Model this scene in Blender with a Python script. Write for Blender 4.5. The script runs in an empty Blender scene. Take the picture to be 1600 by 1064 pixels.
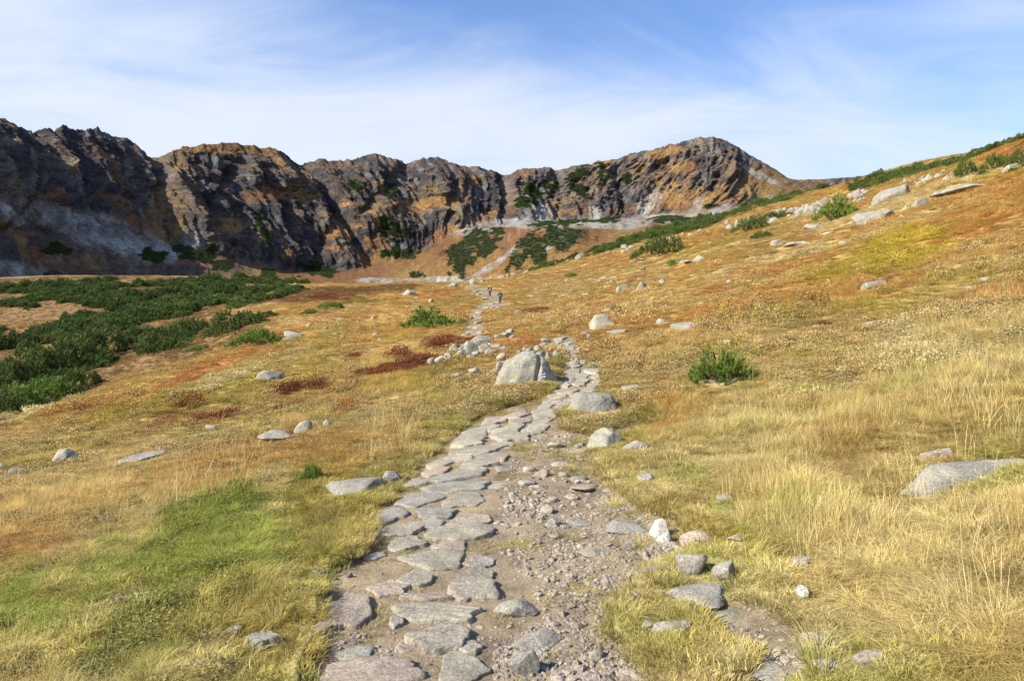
import bpy, bmesh, math, random
import numpy as np
from mathutils import Vector, Matrix
from mathutils.bvhtree import BVHTree

# ------------------------------------------------------------------ camera, sky, sun, exposure
SC = bpy.context.scene
COL = SC.collection
F = 1062.0                      # focal length in pixels of the 1600 px wide photograph
EYE = 1.7
SUN_EL = math.radians(35.0)
SUN_H = np.array([-0.90, -0.44]); SUN_H /= np.linalg.norm(SUN_H)

cam_d = bpy.data.cameras.new('camera'); cam = bpy.data.objects.new('camera', cam_d); COL.objects.link(cam)
cam.location = (0, 0, EYE); cam.rotation_euler = (math.radians(90), 0, 0)
cam_d.sensor_width = 36; cam_d.lens = 36 * F / 1600; cam_d.clip_start = 0.05; cam_d.clip_end = 12000
SC.camera = cam
SC.view_settings.view_transform = 'Standard'; SC.view_settings.look = 'None'
SC.view_settings.gamma = 1; SC.view_settings.exposure = 1.08; SC.view_settings.use_curve_mapping = False
SC.cycles.use_denoising = True
SC.cycles.max_bounces = 6; SC.cycles.diffuse_bounces = 3; SC.cycles.transparent_max_bounces = 8

sun_d = bpy.data.lights.new('sun', 'SUN'); sun_d.energy = 4.9; sun_d.angle = math.radians(0.53); sun_d.color = (1.0, 0.92, 0.78)
sun = bpy.data.objects.new('sun', sun_d); COL.objects.link(sun); sun.location = (-40, -20, 60)
SUNV = Vector((SUN_H[0] * math.cos(SUN_EL), SUN_H[1] * math.cos(SUN_EL), math.sin(SUN_EL)))
sun.rotation_euler = SUNV.to_track_quat('Z', 'Y').to_euler()


def N(nt, t, **kw):
    n = nt.nodes.new(t)
    for k, v in kw.items():
        if k.startswith('i_'):
            key = k[2:]
            key = int(key) if key.isdigit() else key.replace('_', ' ')
            n.inputs[key].default_value = v
        else:
            setattr(n, k, v)
    return n


def math_n(nt, op, a, b=None, clamp=False):
    n = nt.nodes.new('ShaderNodeMath'); n.operation = op; n.use_clamp = clamp
    for i, v in enumerate((a, b)):
        if v is None: continue
        if isinstance(v, (int, float)): n.inputs[i].default_value = v
        else: nt.links.new(v, n.inputs[i])
    return n.outputs[0]


def mix_c(nt, fac, a, b, mode='MIX'):
    n = nt.nodes.new('ShaderNodeMix'); n.data_type = 'RGBA'; n.blend_type = mode
    for key, v in ((0, fac), (6, a), (7, b)):
        if isinstance(v, (int, float)): n.inputs[key].default_value = v
        elif isinstance(v, tuple): n.inputs[key].default_value = v if len(v) == 4 else (*v, 1)
        else: nt.links.new(v, n.inputs[key])
    return n.outputs[2]


def ramp(nt, x, a, b, lo=0.0, hi=1.0):
    n = nt.nodes.new('ShaderNodeMapRange'); n.interpolation_type = 'SMOOTHSTEP'
    nt.links.new(x, n.inputs[0])
    for i, v in enumerate((a, b, lo, hi)): n.inputs[i + 1].default_value = v
    return n.outputs[0]


W = bpy.data.worlds.new('World'); SC.world = W; W.use_nodes = True
nt = W.node_tree; nt.nodes.clear()
sky = N(nt, 'ShaderNodeTexSky', sky_type='NISHITA', sun_disc=False, sun_elevation=SUN_EL,
        sun_rotation=math.atan2(SUN_H[0], SUN_H[1]), altitude=1700, air_density=1.25, dust_density=0.6, ozone_density=2.2)
tc = N(nt, 'ShaderNodeTexCoord')
sep = N(nt, 'ShaderNodeSeparateXYZ'); nt.links.new(tc.outputs['Generated'], sep.inputs[0])
zc = math_n(nt, 'ADD', math_n(nt, 'MAXIMUM', sep.outputs[2], 0.0), 0.42)
comb = N(nt, 'ShaderNodeCombineXYZ')
nt.links.new(math_n(nt, 'DIVIDE', sep.outputs[0], zc), comb.inputs[0])
nt.links.new(math_n(nt, 'DIVIDE', sep.outputs[1], zc), comb.inputs[1])


def cloud_noise(rot, scale, nscale, detail, rough, dist, off=(0, 0, 0)):
    m = N(nt, 'ShaderNodeMapping'); m.inputs['Rotation'].default_value = (0, 0, math.radians(rot))
    m.inputs['Scale'].default_value = scale; m.inputs['Location'].default_value = off
    nt.links.new(comb.outputs[0], m.inputs[0])
    n = N(nt, 'ShaderNodeTexNoise', i_Scale=nscale, i_Detail=detail, i_Roughness=rough, i_Distortion=dist)
    nt.links.new(m.outputs[0], n.inputs['Vector'])
    return n.outputs[0]


veil = cloud_noise(-35, (0.9, 1.5, 1), 1.1, 4, 0.5, 0.5, (1.9, 0.4, 0))
streak = cloud_noise(-32, (0.8, 2.2, 1), 2.0, 9, 0.60, 0.9, (3.1, 1.4, 0))
low = ramp(nt, sep.outputs[2], 0.10, 0.58, 1.0, 0.0)                # thin high cloud piles up towards the horizon
sunward = math_n(nt, 'MULTIPLY', sep.outputs[0], -0.20)             # and towards the side of the sun
cov = math_n(nt, 'ADD', math_n(nt, 'MULTIPLY', veil, 0.90), math_n(nt, 'MULTIPLY', streak, 1.0))
cov = math_n(nt, 'ADD', math_n(nt, 'ADD', cov, math_n(nt, 'MULTIPLY', low, 0.62)), sunward)
fac = ramp(nt, cov, 0.84, 1.66, 0.06, 0.96)
cloud_rgb = (4.45, 4.85, 5.6)
SKY_K = 0.088
skyc = mix_c(nt, 1.0, sky.outputs[0], (0.80, 1.0, 1.27), 'MULTIPLY')
bg = N(nt, 'ShaderNodeBackground', i_Strength=SKY_K)
nt.links.new(mix_c(nt, fac, skyc, cloud_rgb), bg.inputs[0])
out = N(nt, 'ShaderNodeOutputWorld'); nt.links.new(bg.outputs[0], out.inputs[0])

# ------------------------------------------------------------------ numeric helpers
rng = np.random.default_rng(7)
PERM = rng.permutation(4096).astype(np.int64)
RND = rng.random(4096)


def _h(*ii):
    h = np.zeros_like(ii[0])
    for k, i in enumerate(ii):
        h = PERM[(h + i + 57 * k) & 4095]
    return RND[h]


def vnoise(*c):
    """value noise in 2 or 3 dimensions, -1..1"""
    ci = [np.floor(a).astype(np.int64) for a in c]
    f = [a - np.floor(a) for a in c]
    f = [a * a * a * (a * (a * 6 - 15) + 10) for a in f]
    if len(c) == 2:
        x, y = ci; u, v = f
        return 2 * ((_h(x, y) * (1 - u) + _h(x + 1, y) * u) * (1 - v) + (_h(x, y + 1) * (1 - u) + _h(x + 1, y + 1) * u) * v) - 1
    x, y, z = ci; u, v, w = f
    r = 0
    for dz, kz in ((0, 1 - w), (1, w)):
        r = r + kz * ((_h(x, y, z + dz) * (1 - u) + _h(x + 1, y, z + dz) * u) * (1 - v)
                      + (_h(x, y + 1, z + dz) * (1 - u) + _h(x + 1, y + 1, z + dz) * u) * v)
    return 2 * r - 1


def fbm(*c, o=4, g=0.5):
    s = 0; a = 1; t = 0
    for k in range(o):
        s = s + a * vnoise(*[q * (2.03 ** k) + 17.3 * k for q in c]); t += a; a *= g
    return s / t


def ridged(*c, o=4, g=0.55):
    s = 0; a = 1; t = 0
    for k in range(o):
        s = s + a * (1 - 2.2 * np.abs(vnoise(*[q * (2.07 ** k) + 31.7 * k for q in c]))); t += a; a *= g
    return s / t


def sst(a, b, x):
    t = np.clip((x - a) / (b - a), 0, 1)
    return t * t * (3 - 2 * t)


def hermite(xk, yk, x, mono=True):
    """cubic through the rows of yk at xk, read at x"""
    xk = np.asarray(xk, float); yk = np.asarray(yk, float)
    h = np.diff(xk); sh = (-1,) + (1,) * (yk.ndim - 1)
    d = np.diff(yk, axis=0) / h.reshape(sh)
    m = np.empty_like(yk); m[0] = d[0]; m[-1] = d[-1]
    w = (h[1:] / (h[1:] + h[:-1])).reshape(sh)
    m[1:-1] = d[:-1] * w + d[1:] * (1 - w)
    if mono:
        with np.errstate(all='ignore'):
            hm = 2 * d[:-1] * d[1:] / (d[:-1] + d[1:])
        m[1:-1] = np.where(d[:-1] * d[1:] > 0, hm, 0.35 * m[1:-1])
    i = np.clip(np.searchsorted(xk, x) - 1, 0, len(xk) - 2)
    t = ((x - xk[i]) / h[i]).reshape(sh); hh = h[i].reshape(sh)
    return ((2 * t**3 - 3 * t**2 + 1) * yk[i] + (t**3 - 2 * t**2 + t) * hh * m[i]
            + (-2 * t**3 + 3 * t**2) * yk[i + 1] + (t**3 - t**2) * hh * m[i + 1])


def in_poly(px, py, poly):
    r = np.zeros(px.shape, bool); n = len(poly)
    for i in range(n):
        x1, y1 = poly[i]; x2, y2 = poly[(i + 1) % n]
        if y1 == y2: continue
        c = ((y1 > py) != (y2 > py)) & (px < (x2 - x1) * (py - y1) / (y2 - y1) + x1)
        r ^= c
    return r


def ell(px, py, cx, cy, rx, ry, rot=0.0):
    c, s = math.cos(math.radians(rot)), math.sin(math.radians(rot))
    dx, dy = px - cx, py - cy
    return np.sqrt(((dx * c - dy * s) / rx) ** 2 + ((dx * s + dy * c) / ry) ** 2)

# ------------------------------------------------------------------ the lie of the land
# survey table: height (m, relative to the eye) of the ground on bearings across the valley at growing distance
PXK = [-400, 0, 200, 400, 600, 800, 1000, 1200, 1400, 1600, 2000]
ROWS = [
 (2.5, [-1.95, -1.85, -1.80, -1.77, -1.75, -1.75, -1.73, -1.68, -1.60, -1.50, -1.40]),
 (5,   [-2.15, -2.00, -1.90, -1.80, -1.72, -1.70, -1.66, -1.58, -1.42, -1.20, -0.90]),
 (8,   [-2.40, -2.15, -2.00, -1.85, -1.66, -1.52, -1.44, -1.30, -1.00, -0.65, -0.20]),
 (12,  [-2.70, -2.35, -2.15, -1.90, -1.58, -1.22, -1.02, -0.75, -0.30, 0.30, 1.20]),
 (18,  [-3.00, -2.65, -2.35, -1.90, -1.30, -0.65, -0.30, 0.30, 1.10, 2.10, 4.00]),
 (27,  [-4.20, -3.10, -2.25, -1.50, -0.70, 0.10, 0.80, 2.00, 3.30, 5.00, 8.50]),
 (40,  [-7.50, -5.60, -2.30, -0.50, 0.50, 1.30, 2.55, 4.30, 6.60, 9.30, 15.0]),
 (60,  [-9.00, -7.00, -4.80, 0.90, 2.20, 3.00, 5.10, 8.30, 12.4, 16.6, 25.0]),
 (90,  [-7.00, -4.50, -2.00, 3.60, 5.00, 5.80, 9.30, 15.0, 21.0, 26.9, 38.0]),
 (130, [0.0, 2.00, 4.50, 8.00, 9.60, 10.6, 17.2, 25.6, 32.4, 37.0, 48.0]),
 (180, [10., 13.5, 14.5, 13.0, 14.6, 17.0, 27.6, 35.5, 41.0, 45.0, 55.0]),
 (250, [20., 22.6, 22.9, 21.5, 18.5, 22.0, 34.0, 42.0, 46.0, 50.0, 58.0]),
 (350, [16., 17.0, 18.0, 18.0, 17.0, 20.0, 30.0, 40.0, 45.0, 50.0, 58.0]),
 (600, [20., 20.0, 20.0, 20.0, 20.0, 22.0, 30.0, 40.0, 45.0, 50.0, 58.0]),
 (5000, [25.] * 11),
]
LY0, LY1, NL = math.log(2.5), math.log(5000), 620
GX0, GX1, NX = -400., 2000., 481
lk = np.array([math.log(r[0]) for r in ROWS])
tab = np.array([r[1] for r in ROWS])
tab = hermite(PXK, tab.T, np.linspace(GX0, GX1, NX), False).T          # rows x NX
tab = hermite(lk, tab, np.linspace(LY0, LY1, NL), True)                # NL x NX
for _ in range(3):
    tab[1:-1] = 0.25 * tab[:-2] + 0.5 * tab[1:-1] + 0.25 * tab[2:]
    tab[:, 1:-1] = 0.25 * tab[:, :-2] + 0.5 * tab[:, 1:-1] + 0.25 * tab[:, 2:]

PATH_POLYS = [
 [(455, 1100), (480, 1010), (492, 945), (515, 890), (570, 855), (578, 800), (635, 752), (640, 725), (690, 690), (735, 652),
  (800, 628), (862, 610), (872, 585), (880, 562), (945, 562), (948, 590), (938, 612), (880, 640), (878, 668), (930, 676), (985, 655), (1012, 652),
  (1010, 668), (935, 690), (925, 720), (960, 762), (1010, 790), (1062, 812), (1085, 862), (1040, 872), (1010, 900),
  (985, 930), (955, 960), (962, 1000), (1020, 1040), (1040, 1100)],
 [(857, 527), (890, 518), (908, 542), (917, 562), (880, 565), (860, 548)],
 [(720, 524), (758, 524), (757, 490), (792, 478), (790, 462), (772, 454), (742, 444), (724, 449), (757, 468), (733, 490)],
 [(1085, 945), (1180, 930), (1262, 972), (1290, 1000), (1275, 1060), (1240, 1100), (1140, 1100), (1165, 1015), (1095, 985)],
 [(640, 728), (705, 678), (717, 683), (668, 728)],
]


def ztab(x, y):
    px = 800 + F * x / np.maximum(y, 2.5)
    gx = np.clip((px - GX0) / (GX1 - GX0) * (NX - 1), 0, NX - 1.001)
    gy = np.clip((np.log(np.maximum(y, 2.5)) - LY0) / (LY1 - LY0) * (NL - 1), 0, NL - 1.001)
    i = gy.astype(int); j = gx.astype(int); a = gy - i; b = gx - j
    return (tab[i, j] * (1 - a) * (1 - b) + tab[i + 1, j] * a * (1 - b) + tab[i, j + 1] * (1 - a) * b + tab[i + 1, j + 1] * a * b) + EYE


def pix(x, y, z):
    yy = np.maximum(y, 0.8)
    return 800 + F * x / yy, 532 - F * (z - EYE) / yy


def path_mask(x, y, z0):
    px, py = pix(x, y, z0)
    k = np.clip(9 / np.maximum(y, 3) * 4, 1.0, 14)
    wx = px + k * vnoise(x * 3.1, y * 3.1) + 0.6 * k * vnoise(x * 9, y * 9)
    wy = py + 0.7 * k * vnoise(x * 3.3 + 40, y * 3.3) + 0.5 * k * vnoise(x * 8 + 9, y * 8)
    m = np.zeros(x.shape)
    for p in PATH_POLYS: m = np.maximum(m, in_poly(wx, wy, p).astype(float))
    island = ell(wx, wy, 1050, 995, 62, 46) < 1
    m[island] = 0
    m[y < 2] = 0
    return m


def zground(x, y, detail=True):
    x = np.asarray(x, float); y = np.asarray(y, float)
    z = ztab(x, y)
    far = sst(10, 60, y)
    z = z + 0.10 * fbm(x / 2.6, y / 2.6, o=3) * (1 + 2.0 * far) + 0.5 * far * fbm(x / 17, y / 17, o=3)
    z = z + 1.2 * sst(120, 220, y) * fbm(x / 45, y / 45, o=3)
    if detail:
        pm = path_mask(x, y, z)
        hum = 0.07 * np.clip(fbm(x * 2.2, y * 2.2, o=2) + 0.3, 0, 1) * sst(60, 20, y)
        z = z + hum * (1 - pm) - 0.045 * pm * sst(70, 20, y) + 0.02 * pm * fbm(x * 5, y * 5, o=3)
    return z


YS = np.exp(np.linspace(math.log(1.8), math.log(420), 1500))


def hit(px, py):
    """where the bearing (px, py) first meets the ground"""
    x = (px - 800) / F * YS
    z = zground(x, YS, False)
    pp = 532 - F * (z - EYE) / YS
    k = np.argmax(pp <= py) if (pp <= py).any() else np.argmin(pp)
    if k > 0 and pp[k] <= py:
        a = (pp[k - 1] - py) / max(pp[k - 1] - pp[k], 1e-6); yy = YS[k - 1] + a * (YS[k] - YS[k - 1])
    else: yy = YS[k]
    xx = (px - 800) / F * yy
    return xx, yy, float(zground(np.array([xx]), np.array([yy]))[0])

# ------------------------------------------------------------------ object helpers


def link(o, parent=None):
    COL.objects.link(o)
    if parent is not None: o.parent = parent
    return o


def tag(o, label=None, cat=None, group=None, kind=None):
    for k, v in (('label', label), ('category', cat), ('group', group), ('kind', kind)):
        if v: o[k] = v
    return o


def mesh_np(name, v, f, mat=None, smooth=True):
    me = bpy.data.meshes.new(name)
    v = np.asarray(v, np.float32); f = np.asarray(f, np.int32)
    n = f.shape[1]
    me.vertices.add(len(v)); me.vertices.foreach_set('co', v.ravel())
    me.loops.add(f.size); me.loops.foreach_set('vertex_index', f.ravel())
    me.polygons.add(len(f)); me.polygons.foreach_set('loop_start', np.arange(0, f.size, n, dtype=np.int32))
    me.polygons.foreach_set('loop_total', np.full(len(f), n, np.int32))
    me.polygons.foreach_set('use_smooth', np.full(len(f), smooth, bool))
    me.update(calc_edges=True)
    if mat: me.materials.append(mat)
    return me


def set_attr(me, name, arr, typ='FLOAT_VECTOR', dom='POINT'):
    a = me.attributes.new(name, typ, dom)
    key = {'FLOAT_VECTOR': 'vector', 'FLOAT': 'value', 'INT': 'value', 'FLOAT_COLOR': 'color'}[typ]
    a.data.foreach_set(key, np.ascontiguousarray(arr, np.int32 if typ == 'INT' else np.float32).ravel())


def grid_faces(nr, nc):
    i = np.arange((nr - 1) * nc).reshape(nr - 1, nc)[:, :-1].ravel()
    return np.stack([i, i + 1, i + nc + 1, i + nc], 1)


def new_mat(name):
    m = bpy.data.materials.new(name); m.use_nodes = True
    nt = m.node_tree; nt.nodes.clear()
    o = N(nt, 'ShaderNodeOutputMaterial')
    b = N(nt, 'ShaderNodeBsdfPrincipled', i_Roughness=0.9)
    b.inputs['Specular IOR Level'].default_value = 0.2
    nt.links.new(b.outputs[0], o.inputs[0])
    return m, nt, b, o


def noise_n(nt, vec, scale, detail=4, rough=0.55, dist=0.0, typ='ShaderNodeTexNoise'):
    n = N(nt, typ)
    n.inputs['Scale'].default_value = scale
    if typ == 'ShaderNodeTexNoise':
        n.inputs['Detail'].default_value = detail; n.inputs['Roughness'].default_value = rough; n.inputs['Distortion'].default_value = dist
    if vec is not None: nt.links.new(vec, n.inputs['Vector'])
    return n.outputs[0]


def bump_n(nt, bsdf, height, strength, dist):
    b = N(nt, 'ShaderNodeBump'); b.inputs['Strength'].default_value = strength; b.inputs['Distance'].default_value = dist
    nt.links.new(height, b.inputs['Height']); nt.links.new(b.outputs[0], bsdf.inputs['Normal'])


def attr_n(nt, name, typ='GEOMETRY'):
    a = N(nt, 'ShaderNodeAttribute'); a.attribute_name = name; a.attribute_type = typ
    return a

# ------------------------------------------------------------------ plant and soil colours by place
STRAW = np.array([0.59, 0.43, 0.18]); AMBER = np.array([0.53, 0.315, 0.10]); OLIVE = np.array([0.37, 0.295, 0.075])
PALE = np.array([0.64, 0.54, 0.285]); GREEN = np.array([0.325, 0.355, 0.075]); RUST = np.array([0.24, 0.078, 0.028])
LIME = np.array([0.48, 0.37, 0.06]); SALMON = np.array([0.54, 0.25, 0.085]); SOIL = np.array([0.24, 0.187, 0.122])
BROWN = np.array([0.25, 0.14, 0.055]); VALLEY = np.array([0.30, 0.185, 0.075]); MOSS = np.array([0.37, 0.315, 0.105])

ZONES = [   # (px, py, rx, ry, tilt, colour, strength, edge noise)
 (1150, 900, 120, 110, 0, GREEN * 1.25, .35, .5), (1400, 900, 330, 190, 0, PALE, .6, .6), (1180, 700, 160, 90, 0, PALE, .55, .6),
 (240, 880, 260, 105, 12, GREEN, .9, .9), (90, 970, 170, 70, 10, GREEN * 1.1, .85, .9), (380, 950, 120, 60, 0, MOSS * 1.2, .7, .6),
 (330, 800, 120, 26, 14, GREEN * .85, .8, .9), (120, 1030, 220, 40, 0, GREEN, .5, 1.0),
 (90, 800, 190, 60, 12, STRAW * 1.0, .8, .5), (330, 730, 190, 36, 14, AMBER * .95, .7, .5), (60, 850, 120, 30, 10, SALMON * .95, .35, .8),
 (560, 700, 110, 40, 20, AMBER * .95, .6, .5), (600, 745, 60, 40, 10, MOSS, .8, .5), (530, 790, 90, 70, 0, OLIVE * 1.05, .7, .6),
 (250, 630, 170, 30, 16, LIME * .85, .65, .7), (430, 590, 120, 30, 16, OLIVE * 1.2, .6, .7), (170, 650, 120, 20, 18, LIME * .9, .5, .6),
 (300, 588, 190, 9, 24, SALMON, .75, .6), (330, 600, 170, 10, 20, PALE, .55, .6), (60, 640, 90, 8, 18, PALE, .8, .5),
 (235, 672, 62, 13, 18, RUST * 1.1, .62, .9), (330, 655, 40, 10, 12, RUST, .6, .9), (200, 700, 34, 8, 12, RUST, .55, .9), (280, 640, 36, 8, 15, RUST * 1.2, .5, .9),
 (440, 640, 30, 6, 15, RUST, .7, .8), (450, 612, 20, 6, 10, RUST, .9, .7), (500, 605, 16, 5, 10, RUST, .8, .7),
 (700, 536, 34, 13, 12, RUST * 1.1, 1.0, .45), (740, 533, 22, 6, 15, RUST * 1.2, .9, .5), (610, 578, 62, 8, 10, RUST * 1.2, 1.0, .5), (665, 566, 30, 8, 5, RUST, .9, .5),
 (555, 557, 13, 5, 8, RUST * 1.1, 1.0, .5), (625, 558, 9, 5, 0, RUST * 1.2, 1.0, .5), (546, 636, 25, 7, 14, SALMON * .8, .9, .6),
 (680, 585, 36, 11, 10, OLIVE * .75, .9, .6), (715, 566, 60, 8, 8, OLIVE, .8, .5), (640, 600, 60, 12, 10, OLIVE * 1.1, .7, .6),
 (475, 462, 85, 11, 5, BROWN, .95, .5), (560, 456, 70, 9, 3, BROWN, .9, .5), (600, 450, 60, 6, 3, BROWN * .9, .9, .4), (570, 470, 50, 8, 0, OLIVE * .7, .8, .6),
 (690, 459, 45, 7, 6, SALMON * .95, .7, .5), (520, 465, 30, 5, 0, RUST * 1.0, .6, .6),
 (1000, 437, 40, 6, 20, RUST * 1.2, .8, .6), (838, 488, 16, 4, 10, RUST * 1.1, .9, .5), (815, 489, 8, 4, 10, RUST * 1.3, .9, .4), (1290, 507, 11, 6, 0, RUST * 1.2, 1, .5),
 (1095, 545, 12, 6, 0, RUST * 1.4, .9, .5), (1402, 466, 9, 4, 0, RUST * 1.4, .8, .6), (815, 533, 25, 9, 0, SALMON * .9, .8, .6),
 (1430, 385, 110, 26, 12, LIME * 1.1, .9, .7), (1300, 425, 100, 20, 10, LIME * .9, .6, .8), (1130, 545, 60, 14, 5, LIME * .95, .7, .7), (1080, 420, 60, 12, 8, AMBER, .6, .7),
 (1450, 450, 140, 26, 12, OLIVE * 1.25, .55, .8), (1240, 490, 140, 22, 6, OLIVE * 1.2, .5, .8), (1550, 270, 80, 14, 14, LIME, .6, .7),
 (1540, 350, 70, 14, 14, SALMON, .5, .8), (1500, 372, 80, 9, 12, SALMON, .45, .8), (1560, 460, 60, 16, 12, SALMON, .4, .9), (1220, 425, 90, 9, 14, SALMON * .95, .7, .7),
 (1120, 455, 70, 9, 14, SALMON * .95, .6, .8), (1580, 236, 60, 14, 14, SALMON, .7, .6), (1300, 470, 150, 12, 14, SALMON, .45, .9),
 (1330, 345, 110, 12, 16, PALE, .6, .6), (1500, 285, 110, 12, 18, PALE, .55, .6), (1230, 400, 130, 10, 14, PALE, .6, .6), (940, 440, 150, 22, 10, STRAW * .95, .7, .6),
 (1500, 560, 120, 60, 0, PALE, .5, .8), (1310, 700, 80, 40, 0, AMBER * .8, .5, .8), (1060, 640, 70, 40, 0, AMBER, .55, .7), (1560, 650, 80, 50, 0, OLIVE * 1.2, .4, .8),
 (990, 655, 60, 12, 0, MOSS, .8, .6), (870, 565, 34, 10, 0, MOSS * .9, .8, .5), (1140, 790, 50, 14, 0, GREEN * 1.1, .7, .6), (1110, 830, 60, 26, 0, LIME * .8, .6, .6),
 (1060, 990, 75, 60, 0, MOSS * 1.2, .9, .5), (780, 632, 70, 10, -12, MOSS * 1.15, .8, .6), (690, 665, 60, 10, -20, MOSS * 1.15, .8, .6), (430, 990, 70, 60, 0, OLIVE, .6, .7), (520, 850, 60, 60, 0, MOSS * 1.15, .6, .7),
]


rz = np.random.default_rng(77)


def plant_col(x, y, z, n):
    px, py = pix(x, y, z)
    a = fbm(x / 6, y / 6, o=3)[:, None]; b = fbm(x / 1.3 + 50, y / 1.3, o=3)[:, None]; c = fbm(x / 22 + 9, y / 22, o=3)[:, None]
    near = sst(26, 6, y)[:, None]
    col = AMBER * (1 - near) + (0.50 * PALE + 0.14 * STRAW + 0.36 * MOSS * 1.15) * near
    col = col + (STRAW * (1 - .25 * near) + PALE * .25 * near - col) * np.clip(0.30 + 1.4 * a + 0.8 * b, 0, 1)
    col = col + (OLIVE * 1.1 - col) * np.clip(-0.12 + 1.3 * b - 1.1 * c, 0, 0.85)
    col = col + (GREEN * 1.15 - col) * (near * np.clip(-.25 + 1.6 * fbm(x / .8 + 20, y / .8, o=2)[:, None], 0, .55))
    # left of the ridge the ground falls into the valley
    val = (sst(40, 62, y) * sst(440, 330, px + 0.4 * (532 - py) + 45 * fbm(x / 7, y / 7, o=3)))[:, None]
    col = col + (VALLEY - col) * val
    s = fbm(x / np.maximum(0.05 * y, .25), y / np.maximum(0.09 * y, .3), o=3)
    for zx, zy, rx, ry, t, cc, st, en in ZONES:
        r = ell(px, py, zx, zy, rx, ry, t)
        w = st * sst(1.2, 0.5, r + en * s)
        if n is not None:
            k_ = np.flatnonzero(w > .01); w[k_] = np.clip((w[k_] - rz.random(len(k_))) * 3 + .5, 0, 1) * .8 + .2 * w[k_]
        col = col + (cc - col) * w[:, None]
    if n is not None:
        col = col * (1 + 0.24 * n[:, None]) * (1 + .16 * fbm(x / .45, y / .45, o=2)[:, None])
    return np.clip(col, 0.01, 0.9)

# ------------------------------------------------------------------ ground sheet
Yr = np.concatenate([np.linspace(-2.2, 1.6, 14), np.exp(np.linspace(math.log(1.6 + 1.5), math.log(330 + 1.5), 560))[1:] - 1.5,
                     np.array([345, 370, 400, 450, 520, 600, 750, 950, 1250, 1700, 2300, 3200, 4500.])])
Vc = np.concatenate([np.linspace(-1.7, -0.86, 50), np.linspace(-0.86, 0.86, 600)[1:-1], np.linspace(0.86, 1.7, 50)])
nr, nc = len(Yr), len(Vc)
GY = np.repeat(Yr[:, None], nc, 1); GX = Vc[None, :] * (GY + 2.6)
gx, gy = GX.ravel(), GY.ravel()
gz = zground(gx, gy)
ground_v = np.stack([gx, gy, gz], 1); ground_f = grid_faces(nr, nc)
pm_g = path_mask(gx, gy, zground(gx, gy, False))
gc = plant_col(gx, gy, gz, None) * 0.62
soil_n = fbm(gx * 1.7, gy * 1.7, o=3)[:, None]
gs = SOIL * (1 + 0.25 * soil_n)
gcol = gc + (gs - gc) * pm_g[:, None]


def ground_material(name, bump_scale):
    m, nt, b, o = new_mat(name)
    g = N(nt, 'ShaderNodeNewGeometry')
    a = attr_n(nt, 'col')
    n1 = noise_n(nt, g.outputs['Position'], 3.0, 8, 0.65)
    n2 = noise_n(nt, g.outputs['Position'], 45.0, 5, 0.7)
    v = math_n(nt, 'ADD', math_n(nt, 'MULTIPLY', n1, 0.9), math_n(nt, 'MULTIPLY', n2, 0.75))
    k = ramp(nt, v, 0.50, 1.15, 0.40, 1.5)
    cc = N(nt, 'ShaderNodeCombineXYZ')
    for i in range(3): nt.links.new(k, cc.inputs[i])
    nt.links.new(mix_c(nt, 1.0, a.outputs['Color'], cc.outputs[0], 'MULTIPLY'), b.inputs['Base Color'])
    bump_n(nt, b, v, 0.8, bump_scale)
    return m


M_ground = ground_material('meadow_soil', 0.03)
M_path = ground_material('path_soil', 0.025)
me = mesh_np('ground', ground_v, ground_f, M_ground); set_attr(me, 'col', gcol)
ground = tag(link(bpy.data.objects.new('ground', me)), kind='structure')

# trodden earth of the path: a sheet of its own on top of the meadow
keep = (pm_g[ground_f].mean(1) > 0.6) & (gy[ground_f[:, 0]] < 130)
pf = ground_f[keep]; used = np.unique(pf); remap = np.full(len(ground_v), -1); remap[used] = np.arange(len(used))
pv = ground_v[used].copy(); pv[:, 2] += 0.006 + 0.00012 * np.maximum(pv[:, 1], 0)
me = mesh_np('path', pv, remap[pf], M_path); set_attr(me, 'col', gs[used])
path = tag(link(bpy.data.objects.new('path', me)), kind='structure')

# ------------------------------------------------------------------ mountain cirque
RIDGE = [(-1500, -260), (-1200, -170), (-700, -190), (-300, 0), (-100, 140), (0, 185), (20, 195), (50, 209), (65, 205), (75, 199), (88, 206), (100, 197), (116, 204),  # unseen left end added out of frame, raised to shade the left wall
         (140, 203), (158, 202), (185, 211), (205, 225), (225, 240), (240, 246), (270, 235), (300, 228), (330, 226), (360, 224), (385, 228), (420, 230),
         (440, 238), (460, 255), (480, 257), (500, 252), (520, 254), (545, 250), (575, 243), (595, 241), (618, 250), (640, 256), (660, 248), (675, 247),
         (700, 254), (725, 259), (760, 266), (790, 272), (820, 264), (850, 262), (870, 265), (900, 259), (940, 252), (980, 243), (1020, 232), (1060, 222),
         (1098, 214), (1130, 217), (1150, 228), (1180, 247), (1210, 264), (1240, 281), (1280, 280), (1330, 277), (1380, 270), (1405, 263), (1420, 260), (1430, 256),
         (1445, 262), (1520, 258), (1800, 240)]
KP = [-1500, -1200, -700, -300, 0, 150, 300, 450, 600, 750, 850, 950, 1050, 1120, 1250, 1450, 1800]
RY = [200, 250, 360, 480, 600, 720, 830, 950, 1050, 1150, 1200, 1200, 1180, 1150, 1180, 1400, 1600]
R0 = [(480, d) for d in (110, 140, 220, 300, 380, 440, 500, 560, 610, 560, 470, 430, 420, 420, 450, 500, 600)]
R1 = [(300, 140), (300, 170), (400, 260), (425, 330), (425, 410), (434, 480), (438, 545), (441, 620), (442, 690), (408, 640), (358, 640), (352, 680), (352, 700), (352, 720), (340, 900), (330, 1100), (320, 1200)]
R2 = [(150, 155), (180, 200), (290, 290), (360, 390), (350, 455), (356, 560), (385, 650), (422, 760), (412, 830), (352, 930), (346, 990), (343, 1000), (335, 990), (325, 970), (312, 1040), (300, 1250), (280, 1400)]
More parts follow.
